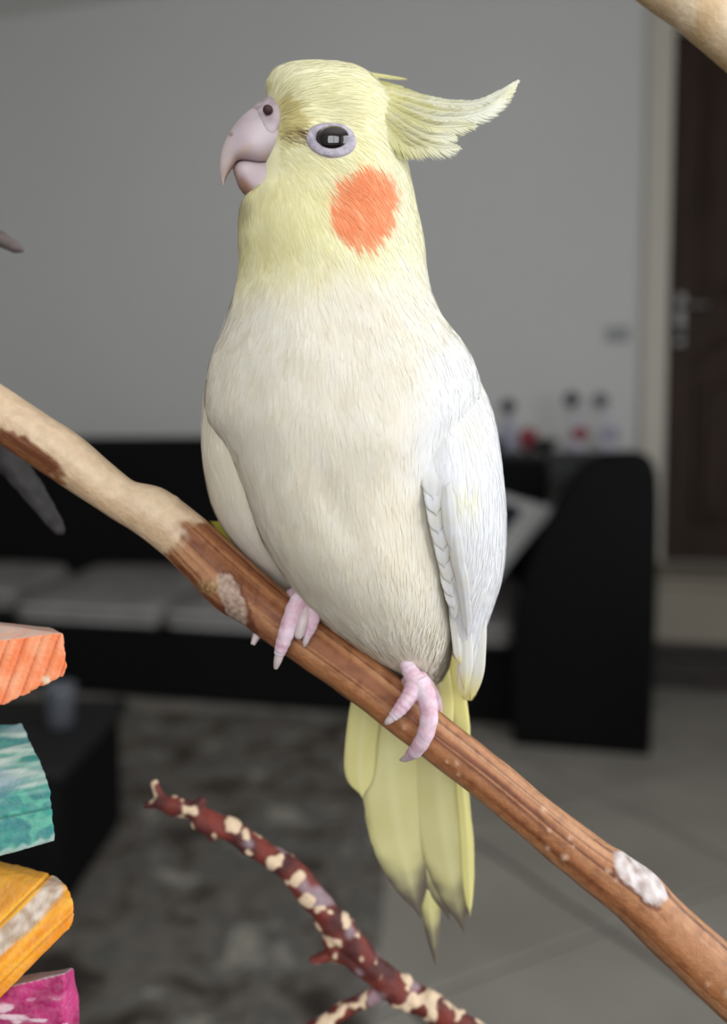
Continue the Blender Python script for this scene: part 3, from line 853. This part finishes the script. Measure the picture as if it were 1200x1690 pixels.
for i in range(NR):
    y, xl, xr, df, dk = rows[i]
    cx, dc = (xl + xr) / 2, (df + dk) / 2
    hw, hd_ = max(1, (xr - xl) / 2), max(1, (dk - df) / 2)
    c = P(cx, y, dc); k = 1 + dc * S / DB
    for j in range(NS):
        th = 2 * math.pi * j / NS
        ct, sn = math.cos(th), math.sin(th)
        ex = 2 / 2.15
        ox = math.copysign(abs(ct) ** ex, ct) * hw * k; od = math.copysign(abs(sn) ** ex, sn) * hd_
        # soft modelling of the breast: folds and bulges
        px = cx + ox / k
        if od < 0:
            b = 9 * math.exp(-((px - 500) / 70) ** 2 - ((y - 600) / 90) ** 2)
            b -= 6 * math.exp(-(((px - 545) - .45 * (y - 800)) / 26) ** 2 - ((y - 830) / 70) ** 2)
            b += 9 * math.exp(-((px - 640) / 60) ** 2 - ((y - 740) / 45) ** 2)
            b -= 12 * math.exp(-((px - 690) / 40) ** 2 - ((y - 850) / 80) ** 2)
            b += 8 * math.exp(-((px - 560) / 70) ** 2 - ((y - 930) / 60) ** 2)
            b -= 7 * math.exp(-((px - 460) / 60) ** 2 - ((y - 470) / 22) ** 2)
            b += 9 * math.exp(-((px - 470) / 70) ** 2 - ((y - 400) / 45) ** 2)
            b += 5 * math.exp(-((px - 600) / 50) ** 2 - ((y - 340) / 60) ** 2)
            b -= 12 * math.exp(-((px - 545) / 42) ** 2 - ((y - 228) / 34) ** 2)
            od -= b * 1.15
        bv.append(c + RGT * (ox * S) + FWD * (od * S))
for i in range(NR - 1):
    for j in range(NS):
        j2 = (j + 1) % NS
        bf.append((i*NS + j, (i+1)*NS + j, (i+1)*NS + j2, i*NS + j2))
bf.append(tuple(range(NS))); bf.append(tuple((NR-1)*NS + j for j in range(NS - 1, -1, -1)))
for idx in range(len(bv)):
    p = bv[idx]
    bv[idx] = p + (p - P(560, 600, 20)).normalized() * (.00035 * nz(p, 130, 2) + .0002 * nz(p, 330, 5))
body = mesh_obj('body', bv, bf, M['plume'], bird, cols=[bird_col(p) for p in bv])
body['label'] = 'creamy white breast and yellow head of the bird'

# wings: closed crescent sections along the height
def wing_loft(rows_, sign, nr=150, nsec=72):
    rw = pchip_rows(rows_, nr)
    vs, fs = [], []
    for (y, xi, xo, dE) in rw:
        w = xo - xi                       # signed, from the leading edge outward
        sz = abs(w)
        q = [(xi, dE), (xi + .40 * w, dE - .10 * sz), (xi + .82 * w, dE + .22 * sz), (xo, dE + .8 * sz), (xi + .75 * w, dE + 1.75 * sz), (xi + .35 * w, dE + 1.1 * sz), (xi + .05 * w, dE + .22 * sz)]
        cl = crom(q + q[:3], nsec * 9 // 7 + 1)
        m = len(q)
        tt = np.linspace(1, m + 1, nsec + 1)[:-1]
        full = crom(q[-1:] + q + q[:2], 40 * (m + 2) + 1)
        pts = [full[int(round((a) * 40))] for a in tt]
        for (x, d) in pts:
            vs.append(P(x, y, d))
    for i in range(nr - 1):
        for j in range(nsec):
            j2 = (j + 1) % nsec
            fs.append((i*nsec + j, i*nsec + j2, (i+1)*nsec + j2, (i+1)*nsec + j))
    fs.append(tuple(range(nsec - 1, -1, -1))); fs.append(tuple((nr-1)*nsec + j for j in range(nsec)))
    vol = 0.0
    o_ = vs[0]
    for q in fs:
        if len(q) == 4:
            a_, b_, c_, d_ = (vs[k] - o_ for k in q)
            vol += a_.dot(b_.cross(c_)) + a_.dot(c_.cross(d_))
    if vol < 0: fs = [tuple(reversed(q)) for q in fs]
    return vs, fs
rw = [(528, 722, 730, 30), (545, 712, 732, 20), (580, 712, 760, -14), (620, 710, 787, -46), (680, 706, 813, -80), (740, 702, 825, -102), (790, 700, 831, -114), (850, 708, 836, -106), (900, 718, 835, -90), (950, 730, 830, -66),
      (1000, 742, 815, -38), (1040, 750, 801, -12), (1070, 754, 796, 8), (1100, 756, 793, 26), (1128, 756, 790, 44), (1146, 760, 785, 60), (1155, 766, 779, 70)]
v, f = wing_loft(rw, 1)
wingR = mesh_obj('wing', v, f, M['plume'], bird, cols=[wing_col(p) for p in v]); wvR = (v, f)
wingR['label'] = 'bright white folded wing on the right'
lw = [(560, 392, 372, 20), (580, 398, 358, 0), (640, 402, 338, -30), (700, 402, 333, -40), (745, 402, 333, -40), (790, 412, 339, -32), (840, 428, 352, -15), (890, 450, 381, 8), (925, 474, 410, 35), (950, 492, 440, 60), (968, 498, 460, 85), (975, 496, 480, 95)]
v, f = wing_loft(lw, -1)
wingL = mesh_obj('wing', v, f, M['plume'], bird, cols=[mix(wing_col(p), CHEST, .7) for p in v]); wvL = (v, f)  # tinted towards CHEST: the shade on this wing is put into its colour
wingL['label'] = 'shaded cream folded wing on the left'

# feather: cambered vane with thickness and a raised quill
def feather(name, pts, width, mtl, parent, colf, face=None, camber=.12, tip=.75, nl=34, nw=9, base=.35, asym=0.0, roll=0.0, tip_pow=1.6, rag=0.0):
    rows_ = crom([list(P(*p)) for p in pts], nl)
    vs, cols, uvs, fs = [], [], [], []
    wS = width * S
    for side in (1, -1):
        for i in range(nl):
            t = i / (nl - 1)
            c = Vector(rows_[i])
            tg = Vector(rows_[min(i + 1, nl - 1)] - rows_[max(i - 1, 0)]).normalized()
            fc = (CAM_P - c).normalized() if face is None else face
            sd = tg.cross(fc).normalized()
            nn = sd.cross(tg).normalized()
            if roll:
                sd = Matrix.Rotation(roll, 3, tg) @ sd; nn = Matrix.Rotation(roll, 3, tg) @ nn
            wf = (base + (1 - base) * min(1, t / .35) ** .8)
            if t > tip: wf *= max(.03, 1 - ((t - tip) / (1 - tip)) ** tip_pow) ** .6
            for j in range(nw):
                a = 2 * j / (nw - 1) - 1
                half = wS / 2 * wf * (1 + asym * (1 if a > 0 else -1))
                jag = 1 + rag * (random.random() - .5) * (abs(a) > .99)
                h = -camber * wS * a * a + (.00012 if side > 0 else -.00012) + (.0002 * max(0, 1 - abs(a) * 4) if side > 0 else 0)
                q = c + sd * (half * a * jag) + nn * h - tg * (abs(a) * wS * .18)
                vs.append(q); uvs.append((t * 1.0 - abs(a) * .25 * width / 200, a * .1))
                cols.append(colf(t, a, q))
    m = nl * nw
    for i in range(nl - 1):
        for j in range(nw - 1):
            k = i * nw + j
            fs.append((k, k + 1, k + nw + 1, k + nw)); fs.append((m + k + nw, m + k + nw + 1, m + k + 1, m + k))
        for (a, b) in ((i * nw, (i + 1) * nw), ((i + 1) * nw + nw - 1, i * nw + nw - 1)):
            fs.append((a, b, m + b, m + a))
    for j in range(nw - 1):
        fs.append((j + 1, j, m + j, m + j + 1)); k = (nl - 1) * nw
        fs.append((k + j, k + j + 1, m + k + j + 1, m + k + j))
    return mesh_obj(name, vs, fs, mtl, parent, cols=cols, uvs=uvs)

# tail
TY, TYD, TG = lin((234, 227, 168)), lin((222, 212, 146)), lin((118, 106, 92))
def tailc(gs, bright=0.0):
    def fn(t, a, q):
        c = mix(TY, TYD, .35 + .5 * nz(q, 160) + .25 * abs(a))
        c = mix(c, lin((247, 238, 150)), bright)
        c = mix(c, lin((246, 240, 186)), .35 * sstep(.16, .05, abs(a)))
        return mix(c, TG, 0 if gs > 1 else sstep(gs, min(1.02, gs + .16), t + .05 * nz(q, 300) - .05 * (1 - abs(a))))
    return fn
feather('tail_feather', [(690, 1085, 160), (700, 1250, 172), (706, 1430, 186), (719, 1594, 200)], 50, M['vane'], bird, tailc(.75, .3), tip=.72, tip_pow=1.1, base=.7, rag=.06, nl=60)
feather('tail_feather', [(640, 1085, 140), (642, 1230, 158), (658, 1370, 170), (694, 1516, 184)], 112, M['vane'], bird, tailc(.75), tip=.66, tip_pow=1.7, base=.8, camber=.05, rag=.04, nl=60)
feather('tail_feather', [(708, 1085, 138), (720, 1230, 152), (733, 1370, 164), (766, 1540, 178)], 104, M['vane'], bird, tailc(.77), tip=.70, tip_pow=1.7, base=.8, camber=.05, roll=.12, rag=.04, nl=60)
feather('tail_feather', [(680, 1085, 150), (690, 1230, 164), (702, 1360, 176), (742, 1520, 190)], 80, M['vane'], bird, tailc(.78), tip=.72, tip_pow=1.5, base=.8, camber=.05, nl=60)
feather('tail_feather', [(728, 1080, 134), (752, 1220, 146), (768, 1350, 156), (776, 1512, 168)], 24, M['vane'], bird, tailc(.97, .7), tip=.84, base=.9, roll=-.3)
feather('tail_feather', [(622, 1080, 125), (602, 1180, 140), (594, 1260, 148), (598, 1318, 153)], 58, M['vane'], bird, tailc(1.2, .3), tip=.66, tip_pow=2.6, base=.85, camber=.06)
feather('tail_feather', [(735, 1060, 120), (745, 1130, 128), (754, 1200, 134), (760, 1290, 142)], 46, M['vane'], bird, tailc(1.2, .6), tip=.7, base=.8, roll=.2)
feather('tail_feather', [(715, 1060, 112), (720, 1110, 116), (728, 1170, 122), (734, 1260, 134)], 50, M['vane'], bird, tailc(1.2, .4), tip=.6, base=.8)
# under-tail fluff, vent
UC = lambda t, a, q: mix(lin((240, 233, 206)), lin((232, 222, 178)), .5 + .6 * nz(q, 250))
for (x0, y0, x1, y1, w, d) in ((690, 1050, 700, 1118, 46, 92), (705, 1045, 718, 1130, 40, 100), (655, 1060, 640, 1110, 48, 100), (670, 1055, 672, 1135, 44, 108), (625, 1045, 612, 1085, 40, 88), (722, 1010, 735, 1110, 46, 96), (735, 1000, 752, 1090, 40, 88), (712, 1030, 726, 1140, 44, 112)):
    feather('undertail_covert', [(x0, y0, d - 20), ((x0 + x1) / 2, (y0 + y1) / 2, d - 4), (x1, y1, d + 6)], w, M['vane'], bird, UC, tip=.5, base=.7, nl=16)
# flight feathers of both wings
FCY = lambda t, a, q: mix(lin((248, 246, 236)), lin((240, 232, 150)), .9 * sstep(.70, 1.0, t))
for (pts, w, rl) in (([(770, 880, -40), (784, 1000, 0), (783, 1090, 30), (777, 1156, 60)], 36, .45), ([(752, 930, -62), (764, 1020, -22), (768, 1090, 12), (767, 1140, 40)], 26, .1),
                     ([(745, 980, -48), (752, 1030, -20), (757, 1072, 2), (760, 1098, 16)], 18, -.1)):
    o = feather('flight_feather', pts, w, M['vane'], None, FCY, tip=.7, base=.6, roll=rl); o.parent = wingR
o = feather('flight_feather', [(470, 950, 128), (425, 908, 136), (385, 880, 142), (346, 860, 146)], 66, M['vane'], None, lambda t, a, q: mix(lin((206, 196, 84)), lin((190, 178, 62)), .5 + nz(q, 200)), tip=.6, base=.8)
o.parent = wingL
# covert feathers along the leading edge of the bright wing
def cov(t, a, q): return mix(lin((238, 237, 238)), lin((232, 226, 206)), .25 + .5 * nz(q, 350) + .35 * sstep(.6, 1, abs(a)))
edge = pchip_rows([(q[0], q[1], q[2], q[3]) for q in rw], 400)
def edge_at(y):
    k = np.argmin(abs(edge[:, 0] - y)); return edge[k, 1], edge[k, 2], edge[k, 3]
for i, (y, ln, w, off) in enumerate([(752, 74, 34, 16), (790, 62, 31, 14), (822, 60, 28, 13), (852, 58, 27, 12), (881, 56, 25, 11), (909, 54, 23, 10), (936, 50, 20, 8), (960, 46, 17, 7), (982, 40, 13, 5)]):
    a0, _, d0 = edge_at(y); a1, _, d1 = edge_at(min(1150, y + ln / 2)); a2, _, d2 = edge_at(min(1150, y + ln))
    o = feather('covert_feather', [(a0 + off, y, d0 - 4), (a1 + off * .95 + random.uniform(-2, 2), y + ln / 2, d1 - 12), (a2 + off * .7 + random.uniform(-3, 3), y + ln, d2 - 14)], w, M['vane'], None, cov, tip=.5, tip_pow=3.0, base=.75, nl=20, roll=-.18 + random.uniform(-.12, .12), camber=.05, rag=.10)
    o.parent = wingR
for i, (y, ln, w, off) in enumerate([(800, 110, 22, 36), (850, 120, 22, 37), (905, 115, 20, 34), (955, 95, 17, 29)]):
    a0, _, d0 = edge_at(y); a1, _, d1 = edge_at(min(1150, y + ln / 2)); a2, _, d2 = edge_at(min(1150, y + ln))
    o = feather('covert_feather', [(a0 + off, y, d0 - 16), (a1 + off * .9, y + ln / 2, d1 - 20), (a2 + off * .7, y + ln, d2 - 18)], w, M['vane'], None, cov, tip=.6, tip_pow=2, base=.6, nl=18, roll=.1, camber=.15)
    o.parent = wingR

# beak
def prof_loft(secs, nr=40, nsec=36, power=2.0, dc=lambda t: 0.0):
    a = crom(secs, nr)
    vs, fs = [], []
    for i, (dx, dy, vx, vy, w) in enumerate(a):
        t = i / (nr - 1)
        cx, cy = (dx + vx) / 2, (dy + vy) / 2; hx, hy = (dx - vx) / 2, (dy - vy) / 2
        for k in range(nsec):
            th = 2 * math.pi * k / nsec
            ct, sn = math.cos(th), math.sin(th)
            s2 = math.copysign(abs(sn) ** (2 / power), sn); c2 = math.copysign(abs(ct) ** (2 / power), ct)
            vs.append(P(cx + hx * c2, cy + hy * c2, dc(t) + max(.5, w) * s2))
    for i in range(nr - 1):
        for k in range(nsec):
            k2 = (k + 1) % nsec
            fs.append((i*nsec + k, i*nsec + k2, (i+1)*nsec + k2, (i+1)*nsec + k))
    fs.append(tuple(range(nsec - 1, -1, -1))); fs.append(tuple((nr-1)*nsec + k for k in range(nsec)))
    return vs, fs
BEAKD = -16
def bk_col(p):
    x, y, d = proj(p)
    c = mix(lin((206, 190, 192)), lin((190, 173, 178)), .5 + .9 * nz(p, 200))
    c = mix(c, lin((222, 204, 200)), sstep(395, 365, x))
    c = mix(c, lin((206, 176, 160)), .6 * sstep(14, 4, abs((x - 396) + .8 * (y - 256))) * sstep(225, 250, y))
    c = mix(c, lin((140, 108, 88)), .8 * sstep(5, 2, math.hypot(x - 381, y - 222)))
    return c
v, f = prof_loft([(462, 160, 492, 258, 46), (436, 168, 460, 266, 50), (408, 184, 430, 270, 50), (387, 206, 405, 266, 44), (371, 234, 392, 267, 35), (363, 262, 382, 280, 22), (363, 288, 373, 295, 9), (368, 307, 369, 306, 1)], 60, 44, 2.2, lambda t: BEAKD - 8 * t)
um = mesh_obj('upper_beak', v, f, M['horn'], bird, cols=[bk_col(p) for p in v]); um['label'] = 'pinkish grey hooked upper beak'
def lb_col(p):
    x, y, d = proj(p)
    c = mix(lin((208, 192, 194)), lin((194, 174, 178)), .5 + .9 * nz(p, 220))
    return mix(c, lin((168, 126, 108)), sstep(.2, .65, ((y - 268) / 55 + (415 - x) / 45) * .62 + .25 * nz(p, 260)))
v, f = prof_loft([(478, 262, 462, 326, 40), (454, 264, 440, 332, 46), (430, 266, 416, 330, 45), (408, 263, 397, 314, 38), (396, 264, 387, 290, 22), (390, 268, 384, 278, 8)], 44, 40, 2.2, lambda t: BEAKD - 4)
lm = mesh_obj('lower_beak', v, f, M['horn'], bird, cols=[lb_col(p) for p in v]); lm['label'] = 'lower beak with brownish underside'

# cast onto the body to seat surface pieces
bvh = BVHTree.FromPolygons([tuple(q) for q in bv], [tuple(q) for q in bf])
def hit(px, py):
    d = (P(px, py, 0) - CAM_P).normalized()
    loc, n, i, ds = bvh.ray_cast(CAM_P, d)
    return loc, (n if n is None or n.dot(d) < 0 else -n)
def dome(name, px, py, rx, ry, hgt, rot, m, parent, colf, n=28, rings=10, inner=0.0, lift=0.0, sub=None):
    loc, nr_ = hit(px, py)
    a = (RGT - nr_ * RGT.dot(nr_)).normalized(); b = nr_.cross(a)
    if b.dot(UPV) < 0: b = -b
    ca, sa = math.cos(rot), math.sin(rot)
    vs, fs, cols = [], [], []
    for i in range(rings + 1):
        t = inner + (1 - inner) * i / rings
        h = hgt * (1 - ((t - .74) / .40) ** 2) + lift
        for k in range(n):
            th = 2 * math.pi * k / n
            x, y = rx * t * math.cos(th), ry * t * math.sin(th)
            x, y = x * ca - y * sa, x * sa + y * ca
            q = loc + a * (x * S) + b * (y * S)
            nl_, nn_, ii, dd = bvh.find_nearest(q)
            q = nl_ + nr_ * (h * S)
            if i == rings: q = nl_ - nr_ * (4 * S)
            vs.append(q); cols.append(colf(t, th, q))
    for i in range(rings):
        for k in range(n):
            k2 = (k + 1) % n
            fs.append((i*n + k, (i+1)*n + k, (i+1)*n + k2, i*n + k2))
    return mesh_obj(name, vs, fs, m, parent, cols=cols), loc, nr_
# cere with nostril
def cere_col(t, th, q):
    return mix(lin((196, 180, 184)), lin((158, 138, 142)), .5 + 1.0 * nz(q, 600))
v, f = prof_loft([(470, 150, 486, 214, 40), (448, 155, 470, 236, 52), (433, 164, 458, 252, 53), (422, 172, 449, 250, 50), (416, 178, 440, 236, 42)], 30, 40, 2.0, lambda t: BEAKD)
cere = mesh_obj('cere', v, f, M['horn'], bird, cols=[cere_col(0, 0, q) for q in v])
def ellipsoid(name, c, ax, m, parent, cols=None, n=20):
    vs, fs = [], []
    for i in range(n + 1):
        ph = math.pi * i / n
        for k in range(n * 2):
            th = math.pi * k / n
            vs.append(c + ax[0] * (math.sin(ph) * math.cos(th)) + ax[1] * (math.sin(ph) * math.sin(th)) + ax[2] * math.cos(ph))
    for i in range(n):
        for k in range(n * 2):
            k2 = (k + 1) % (n * 2)
            fs.append((i*2*n + k, i*2*n + k2, (i+1)*2*n + k2, (i+1)*2*n + k))
    return mesh_obj(name, vs, fs, m, parent, cols=[cols] * len(vs) if cols else None)
M['nostril'] = mat('nostril_dark', (70, 42, 46), 0.7, noise_scale=500, noise_col=(50, 28, 32))
for sgn in (-1, 1):
    c = P(442, 181, BEAKD + sgn * 53)
    o = ellipsoid('nostril', c, (RGT * (8 * S), UPV * (7.5 * S), FWD * (7 * S)), M['nostril'], None, n=10); o.parent = cere
# eye seen by the lens
def ring_col(t, th, q):
    c = mix(lin((202, 194, 203)), lin((168, 158, 170)), .5 + 1.1 * nz(q, 700))
    c = mix(c, lin((110, 98, 112)), .75 * sstep(.68, .58, t))
    return c
ring, eloc, en = dome('eye_ring', 546, 231, 40, 30, 7, math.radians(-14), M['eyeskin'], bird, ring_col, inner=.58, n=40, rings=14)
eye_ax = (RGT - en * RGT.dot(en)).normalized(); eye_bx = en.cross(eye_ax)
ec, _n = hit(551, 227)
eye = ellipsoid('eye', ec - en * (1 * S) - UPV * (3 * S), (eye_ax * (27 * S), eye_bx * (22.5 * S), en * (16 * S)), M['eye'], bird, n=24)
# far-side eye, mirrored through the head's middle plane
mc = P(546, 228, -4)
def mir(p): return p - FWD * (2 * (p - mc).dot(FWD))
for src in (ring, eye):
    o = src.copy(); o.data = src.data.copy(); COL.objects.link(o); o.parent = bird
    for vv in o.data.vertices: vv.co = mir(Vector(vv.co))
    o.data.flip_normals()

# crest: quill plus separate barbs
def crest_feather(pts, width, tw_, side=0, bl=1.0):
    nl = 46
    rows_ = crom([list(P(*p)) for p in pts], nl)
    vs, fs = [], []
    for i in range(nl):                       # flat cambered shaft with vane
        t = i / (nl - 1)
        c = Vector(rows_[i])
        tg = Vector(rows_[min(i + 1, nl - 1)] - rows_[max(i - 1, 0)]).normalized()
        sd = tg.cross((CAM_P - c).normalized()).normalized(); nn = sd.cross(tg)
        w_ = S * (tw_ + .16 * width * min(1, t / .2) * (1 - t ** 2.5)) * max(.12, 1 - t ** 6)
        for a in (-1, -.5, 0, .5, 1):
            vs.append(c + sd * (a * w_ * (1 + .35 * a * side)) + nn * (S * (1.2 - 2.2 * a * a)))
    for i in range(nl - 1):
        for j in range(4):
            k = i * 5 + j
            fs.append((k, k + 1, k + 6, k + 5))
    for i in range(2, nl - 1):
        for rep in range(5):
            t = (i + random.random()) / nl
            c = Vector(rows_[i]) + (Vector(rows_[min(i + 1, nl - 1)]) - Vector(rows_[i])) * random.random()
            tg = Vector(rows_[min(i + 1, nl - 1)] - rows_[i - 1]).normalized()
            sd = tg.cross((CAM_P - c).normalized()).normalized(); nn = sd.cross(tg)
            wf = min(1, t / .2) * (1 - t ** 3.0) ** .8
            for s_ in (-1, 1):
                L = width * S * wf * (.75 + .5 * random.random()) * (1.25 if s_ == side else (.75 if side else 1))
                dr = (tg * 1.0 + sd * s_ * .62 + nn * random.uniform(-.12, .16)).normalized()
                wdt = 1.5 * S
                a = c - tg * wdt; b = c + tg * wdt
                mid = c + dr * L * .6 + nn * (.05 * L)
                e = c + dr * L + tg * (.25 * L) * bl + nn * random.uniform(-.08, .05) * L
                k = len(vs); pw = -tg.cross(dr).cross(dr).normalized() * wdt * .8
                vs += [a, b, mid - pw, mid + pw, e]
                fs += [(k, k + 1, k + 3, k + 2), (k + 2, k + 3, k + 4)]
    cl = []
    kk = random.uniform(-.25, .2)
    for q in vs:
        x, y, d = proj(q)
        c = mix(lin((226, 220, 164)), lin((238, 236, 216)), kk + sstep(610, 800, x) * .9 + .3 * nz(q, 300))
        cl.append(c)
    o = mesh_obj('crest_feather', vs, fs, M['strand'], bird, cols=cl)
    return o
crest = [([(572, 132, -10), (640, 152, -10), (710, 168, -8), (778, 172, -4), (822, 156, 0), (856, 133, 4)], 20, 3, 1),
         ([(590, 140, -25), (660, 166, -30), (725, 184, -28), (785, 186, -22), (825, 168, -15), (852, 138, -8)], 22, 3, 1),
         ([(600, 146, -40), (660, 176, -46), (715, 193, -48), (765, 194, -44), (806, 182, -38), (832, 164, -30)], 24, 3, 1),
         ([(606, 152, -52), (660, 186, -58), (706, 206, -58), (742, 209, -52), (784, 206, -46)], 26, 2.6, 1),
         ([(608, 158, -60), (655, 196, -68), (695, 220, -68), (728, 226, -62), (750, 224, -58)], 22, 2.6, 1),
         ([(606, 166, -66), (648, 204, -74), (688, 230, -76), (724, 242, -70), (757, 243, -64)], 24, 2.8, 1),
         ([(612, 172, -66), (646, 208, -76), (676, 234, -78), (706, 248, -72)], 24, 2.4, 1),
         ([(616, 180, -66), (640, 210, -76), (662, 234, -78), (686, 250, -74)], 22, 2.2, 1),
         ([(622, 190, -64), (640, 216, -72), (656, 238, -74), (668, 250, -72)], 18, 2.0, 1),
         ([(560, 122, 10), (600, 122, 12), (640, 127, 14), (672, 131, 15)], 6, 2.2, 0),
         ([(575, 130, 25), (640, 144, 28), (690, 160, 30), (740, 168, 30)], 18, 2.4, 1),
         ([(585, 138, 0), (640, 160, -2), (690, 178, 0), (735, 190, 4)], 24, 2.4, 1)]
for (p, w, t_, sd) in crest: crest_feather(p, w, t_, sd)

# fine plumage strands over body and wings
def strands(name, verts, faces, count, colf, kind_):
    vv = np.array([tuple(q) for q in verts]); tris = []
    for q in faces:
        if len(q) == 4: tris += [(q[0], q[1], q[2]), (q[0], q[2], q[3])]
    tris = np.array(tris)
    A, B, C_ = vv[tris[:, 0]], vv[tris[:, 1]], vv[tris[:, 2]]
    cr_ = np.cross(B - A, C_ - A); ar = np.linalg.norm(cr_, axis=1)
    fw = np.array(FWD)
    cen = (A + B + C_) / 3
    bt = BVHTree.FromPolygons([tuple(q) for q in vv], [tuple(q) for q in faces])
    idx = rng.choice(len(tris), count, p=ar / ar.sum())
    r1, r2 = np.sqrt(rng.random(count)), rng.random(count)
    pts = A[idx] * (1 - r1)[:, None] + B[idx] * (r1 * (1 - r2))[:, None] + C_[idx] * (r1 * r2)[:, None]
    nrm = cr_[idx] / ar[idx][:, None]
    out, fs, cols = [], [], []
    beak = P(430, 245, -20)
    down = -UPV
    for p_, n_ in zip(pts, nrm):
        p = Vector(p_); n = Vector(n_)
        x, y, d = proj(p)
        if kind_ == 'body':
            if math.hypot((x - 546) / 37, (y - 231) / 26) < 1 and d < 0: continue
            if x < 462 - .06 * abs(y - 220) and 158 < y < 300 and x < 460: continue
            h = sstep(520, 380, y)
            fl = (p - beak).normalized() * h + (down + RGT * (x - 560) / 900) * (1 - h * .65)
            if y < 200: fl = fl + RGT * .5
            L = (26 + 22 * random.random()) * (1 - h) + (13 + 13 * random.random()) * h
            wd = (3.4 + 3.2 * random.random()) * (1 - h) + 2.2 * h
            if y > 985: L *= 1 + .5 * sstep(985, 1060, y)
            if x > 690 and 600 < y < 800: L *= 1.5
            lift = (.45 + .7 * random.random() ** 2) * (1 + 2.5 * sstep(990, 1060, y))
        else:
            fl = down + RGT * (.10 if kind_ == 'wingR' else .1)
            L = 24 + 26 * random.random(); wd = 3.0 + 2.0 * random.random(); lift = .5 + .5 * random.random()
        # swirl of the flow
        fl = fl + RGT * (.35 * nz(p, 95, 4)) + Vector((random.uniform(-.09, .09), 0, random.uniform(-.09, .09)))
        t = fl - n * fl.dot(n)
        if t.length < 1e-4: continue
        t.normalize(); sd = t.cross(n)
        q1 = p + t * (L * S * .5); q2 = p + t * (L * S)
        a1, n1, i1, d1 = bt.find_nearest(q1); a2, n2, i2, d2 = bt.find_nearest(q2)
        if n1.dot(n) < 0: n1 = -n1
        if n2.dot(n) < 0: n2 = -n2
        m1 = a1 + n1 * (lift * .9 * S); m2 = a2 + n2 * (lift * 1.1 * S)
        tl = random.uniform(-.06, .06)
        sd1 = (sd + n1 * tl).normalized()
        k = len(out); w = wd * S / 2
        out += [p - sd * w * .6 + n * (.2 * S), p + sd * w * .6 + n * (.2 * S), m1 - sd1 * w, m1 + sd1 * w, m2]
        fs += [(k, k + 1, k + 3, k + 2), (k + 2, k + 3, k + 4)]
        c = np.array(colf(p)) * (1 + random.uniform(-.03, .03))
        cols += [tuple(c)] * 5
    o = mesh_obj(name, out, fs, M['strand'], bird, cols=np.minimum(cols, 1.0))
    o['kind'] = 'stuff'
    return o
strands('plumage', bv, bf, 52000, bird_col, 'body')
strands('plumage', wvR[0], wvR[1], 5000, wing_col, 'wingR')
strands('plumage', wvL[0], wvL[1], 3500, lambda p: mix(wing_col(p), CHEST, .7), 'wingL')  # same painted shade as the left wing

# feet
PK, PKD = lin((224, 200, 210)), lin((206, 164, 178))
def foot(label, chains, claws):
    ps = []
    for pts, rad in chains:
        # knuckle pads: slight swelling along the toe
        v, f, _ = tube([P(*q) for q in pts], [r * S for r in rad], 18, 46, lambda t, th, p, n: 1 + .04 * math.sin(t * 46) + .03 * nz(p, 700))
        ps.append((v, f))
    v, f = remesh(ps, .00025, 1)
    o = mesh_obj('foot', v, f, M['skin'], bird, cols=[mix(PK, PKD, .5 + 1.2 * nz(p, 320)) for p in v]); o['label'] = label
    for pts, rad in claws:
        v, f, _ = tube([P(*q) for q in pts], [r * S for r in rad], 12, 18)
        c = mesh_obj('claw', v, f, M['claw'], None); c.parent = o
foot('pink foot on the right with two front toes over the branch',
     [([(668, 1066, 50), (668, 1090, 4), (678, 1110, -10), (690, 1130, -16)], [10, 11, 14, 17]),
      ([(686, 1126, -16), (676, 1148, -26), (662, 1168, -32), (648, 1184, -32)], [17, 14, 12, 8.5]),
      ([(690, 1126, -16), (704, 1150, -26), (708, 1182, -34), (702, 1212, -34), (688, 1236, -22), (676, 1247, -4)], [18, 16, 15, 14, 12.5, 9]),
      ([(684, 1120, -6), (672, 1130, 30), (660, 1150, 66), (640, 1180, 78)], [15, 13, 11, 8]),
      ([(692, 1122, -6), (706, 1135, 34), (720, 1165, 70), (716, 1205, 82)], [15, 13, 11, 8])],
     [([(649, 1183, -32), (641, 1190, -32), (636, 1195, -29)], [7.5, 6, 2.5]), ([(678, 1246, -6), (669, 1252, 4), (661, 1254, 14)], [8, 6, 2.5])])
foot('pink foot on the left half under the belly',
     [([(520, 950, 10), (510, 965, 0), (500, 980, -8)], [14, 14, 16]),
      ([(502, 980, -10), (490, 1000, -22), (476, 1036, -30), (466, 1064, -28), (461, 1080, -24)], [14, 16, 14.5, 11.5, 9]),
      ([(516, 985, -8), (519, 1005, -22), (514, 1030, -26), (506, 1052, -24)], [13, 12.5, 11, 7]),
      ([(500, 975, 0), (480, 985, 40), (450, 1010, 78), (430, 1040, 70)], [13, 12, 10, 8]),
      ([(512, 978, 0), (515, 1000, 40), (500, 1040, 78), (480, 1060, 82)], [13, 12, 10, 8])],
     [([(462, 1078, -25), (458, 1092, -22), (455, 1103, -18)], [8, 6.5, 3.5]), ([(507, 1050, -25), (504, 1060, -24), (502, 1067, -22)], [6.5, 5, 2]),
      ([(506, 1004, -22), (500, 1026, -34), (494, 1046, -34), (492, 1053, -32)], [8, 9, 8, 5]), ([(440, 1030, 50), (426, 1046, 34), (417, 1064, 26)], [10, 8, 4])])

# cord of the chew toy, just outside the frame: it strings the four blocks below the branch
v, f, _ = tube([CORD_TOP, CORD_TOP.lerp(CORD_BOT, .5), CORD_BOT], [7 * S] * 3, 10, 80, lambda t, th, p, n: 1 + .18 * math.sin(t * 260 + 2 * th))
toy_top = bpy.data.objects['wooden_block']
mesh_obj('cord', v, f, mat('cotton_cord', (196, 186, 168), .9, noise_scale=300, noise_col=(170, 160, 142), bump=.3, bump_scale=900, bump_dist=.0005), toy_top)
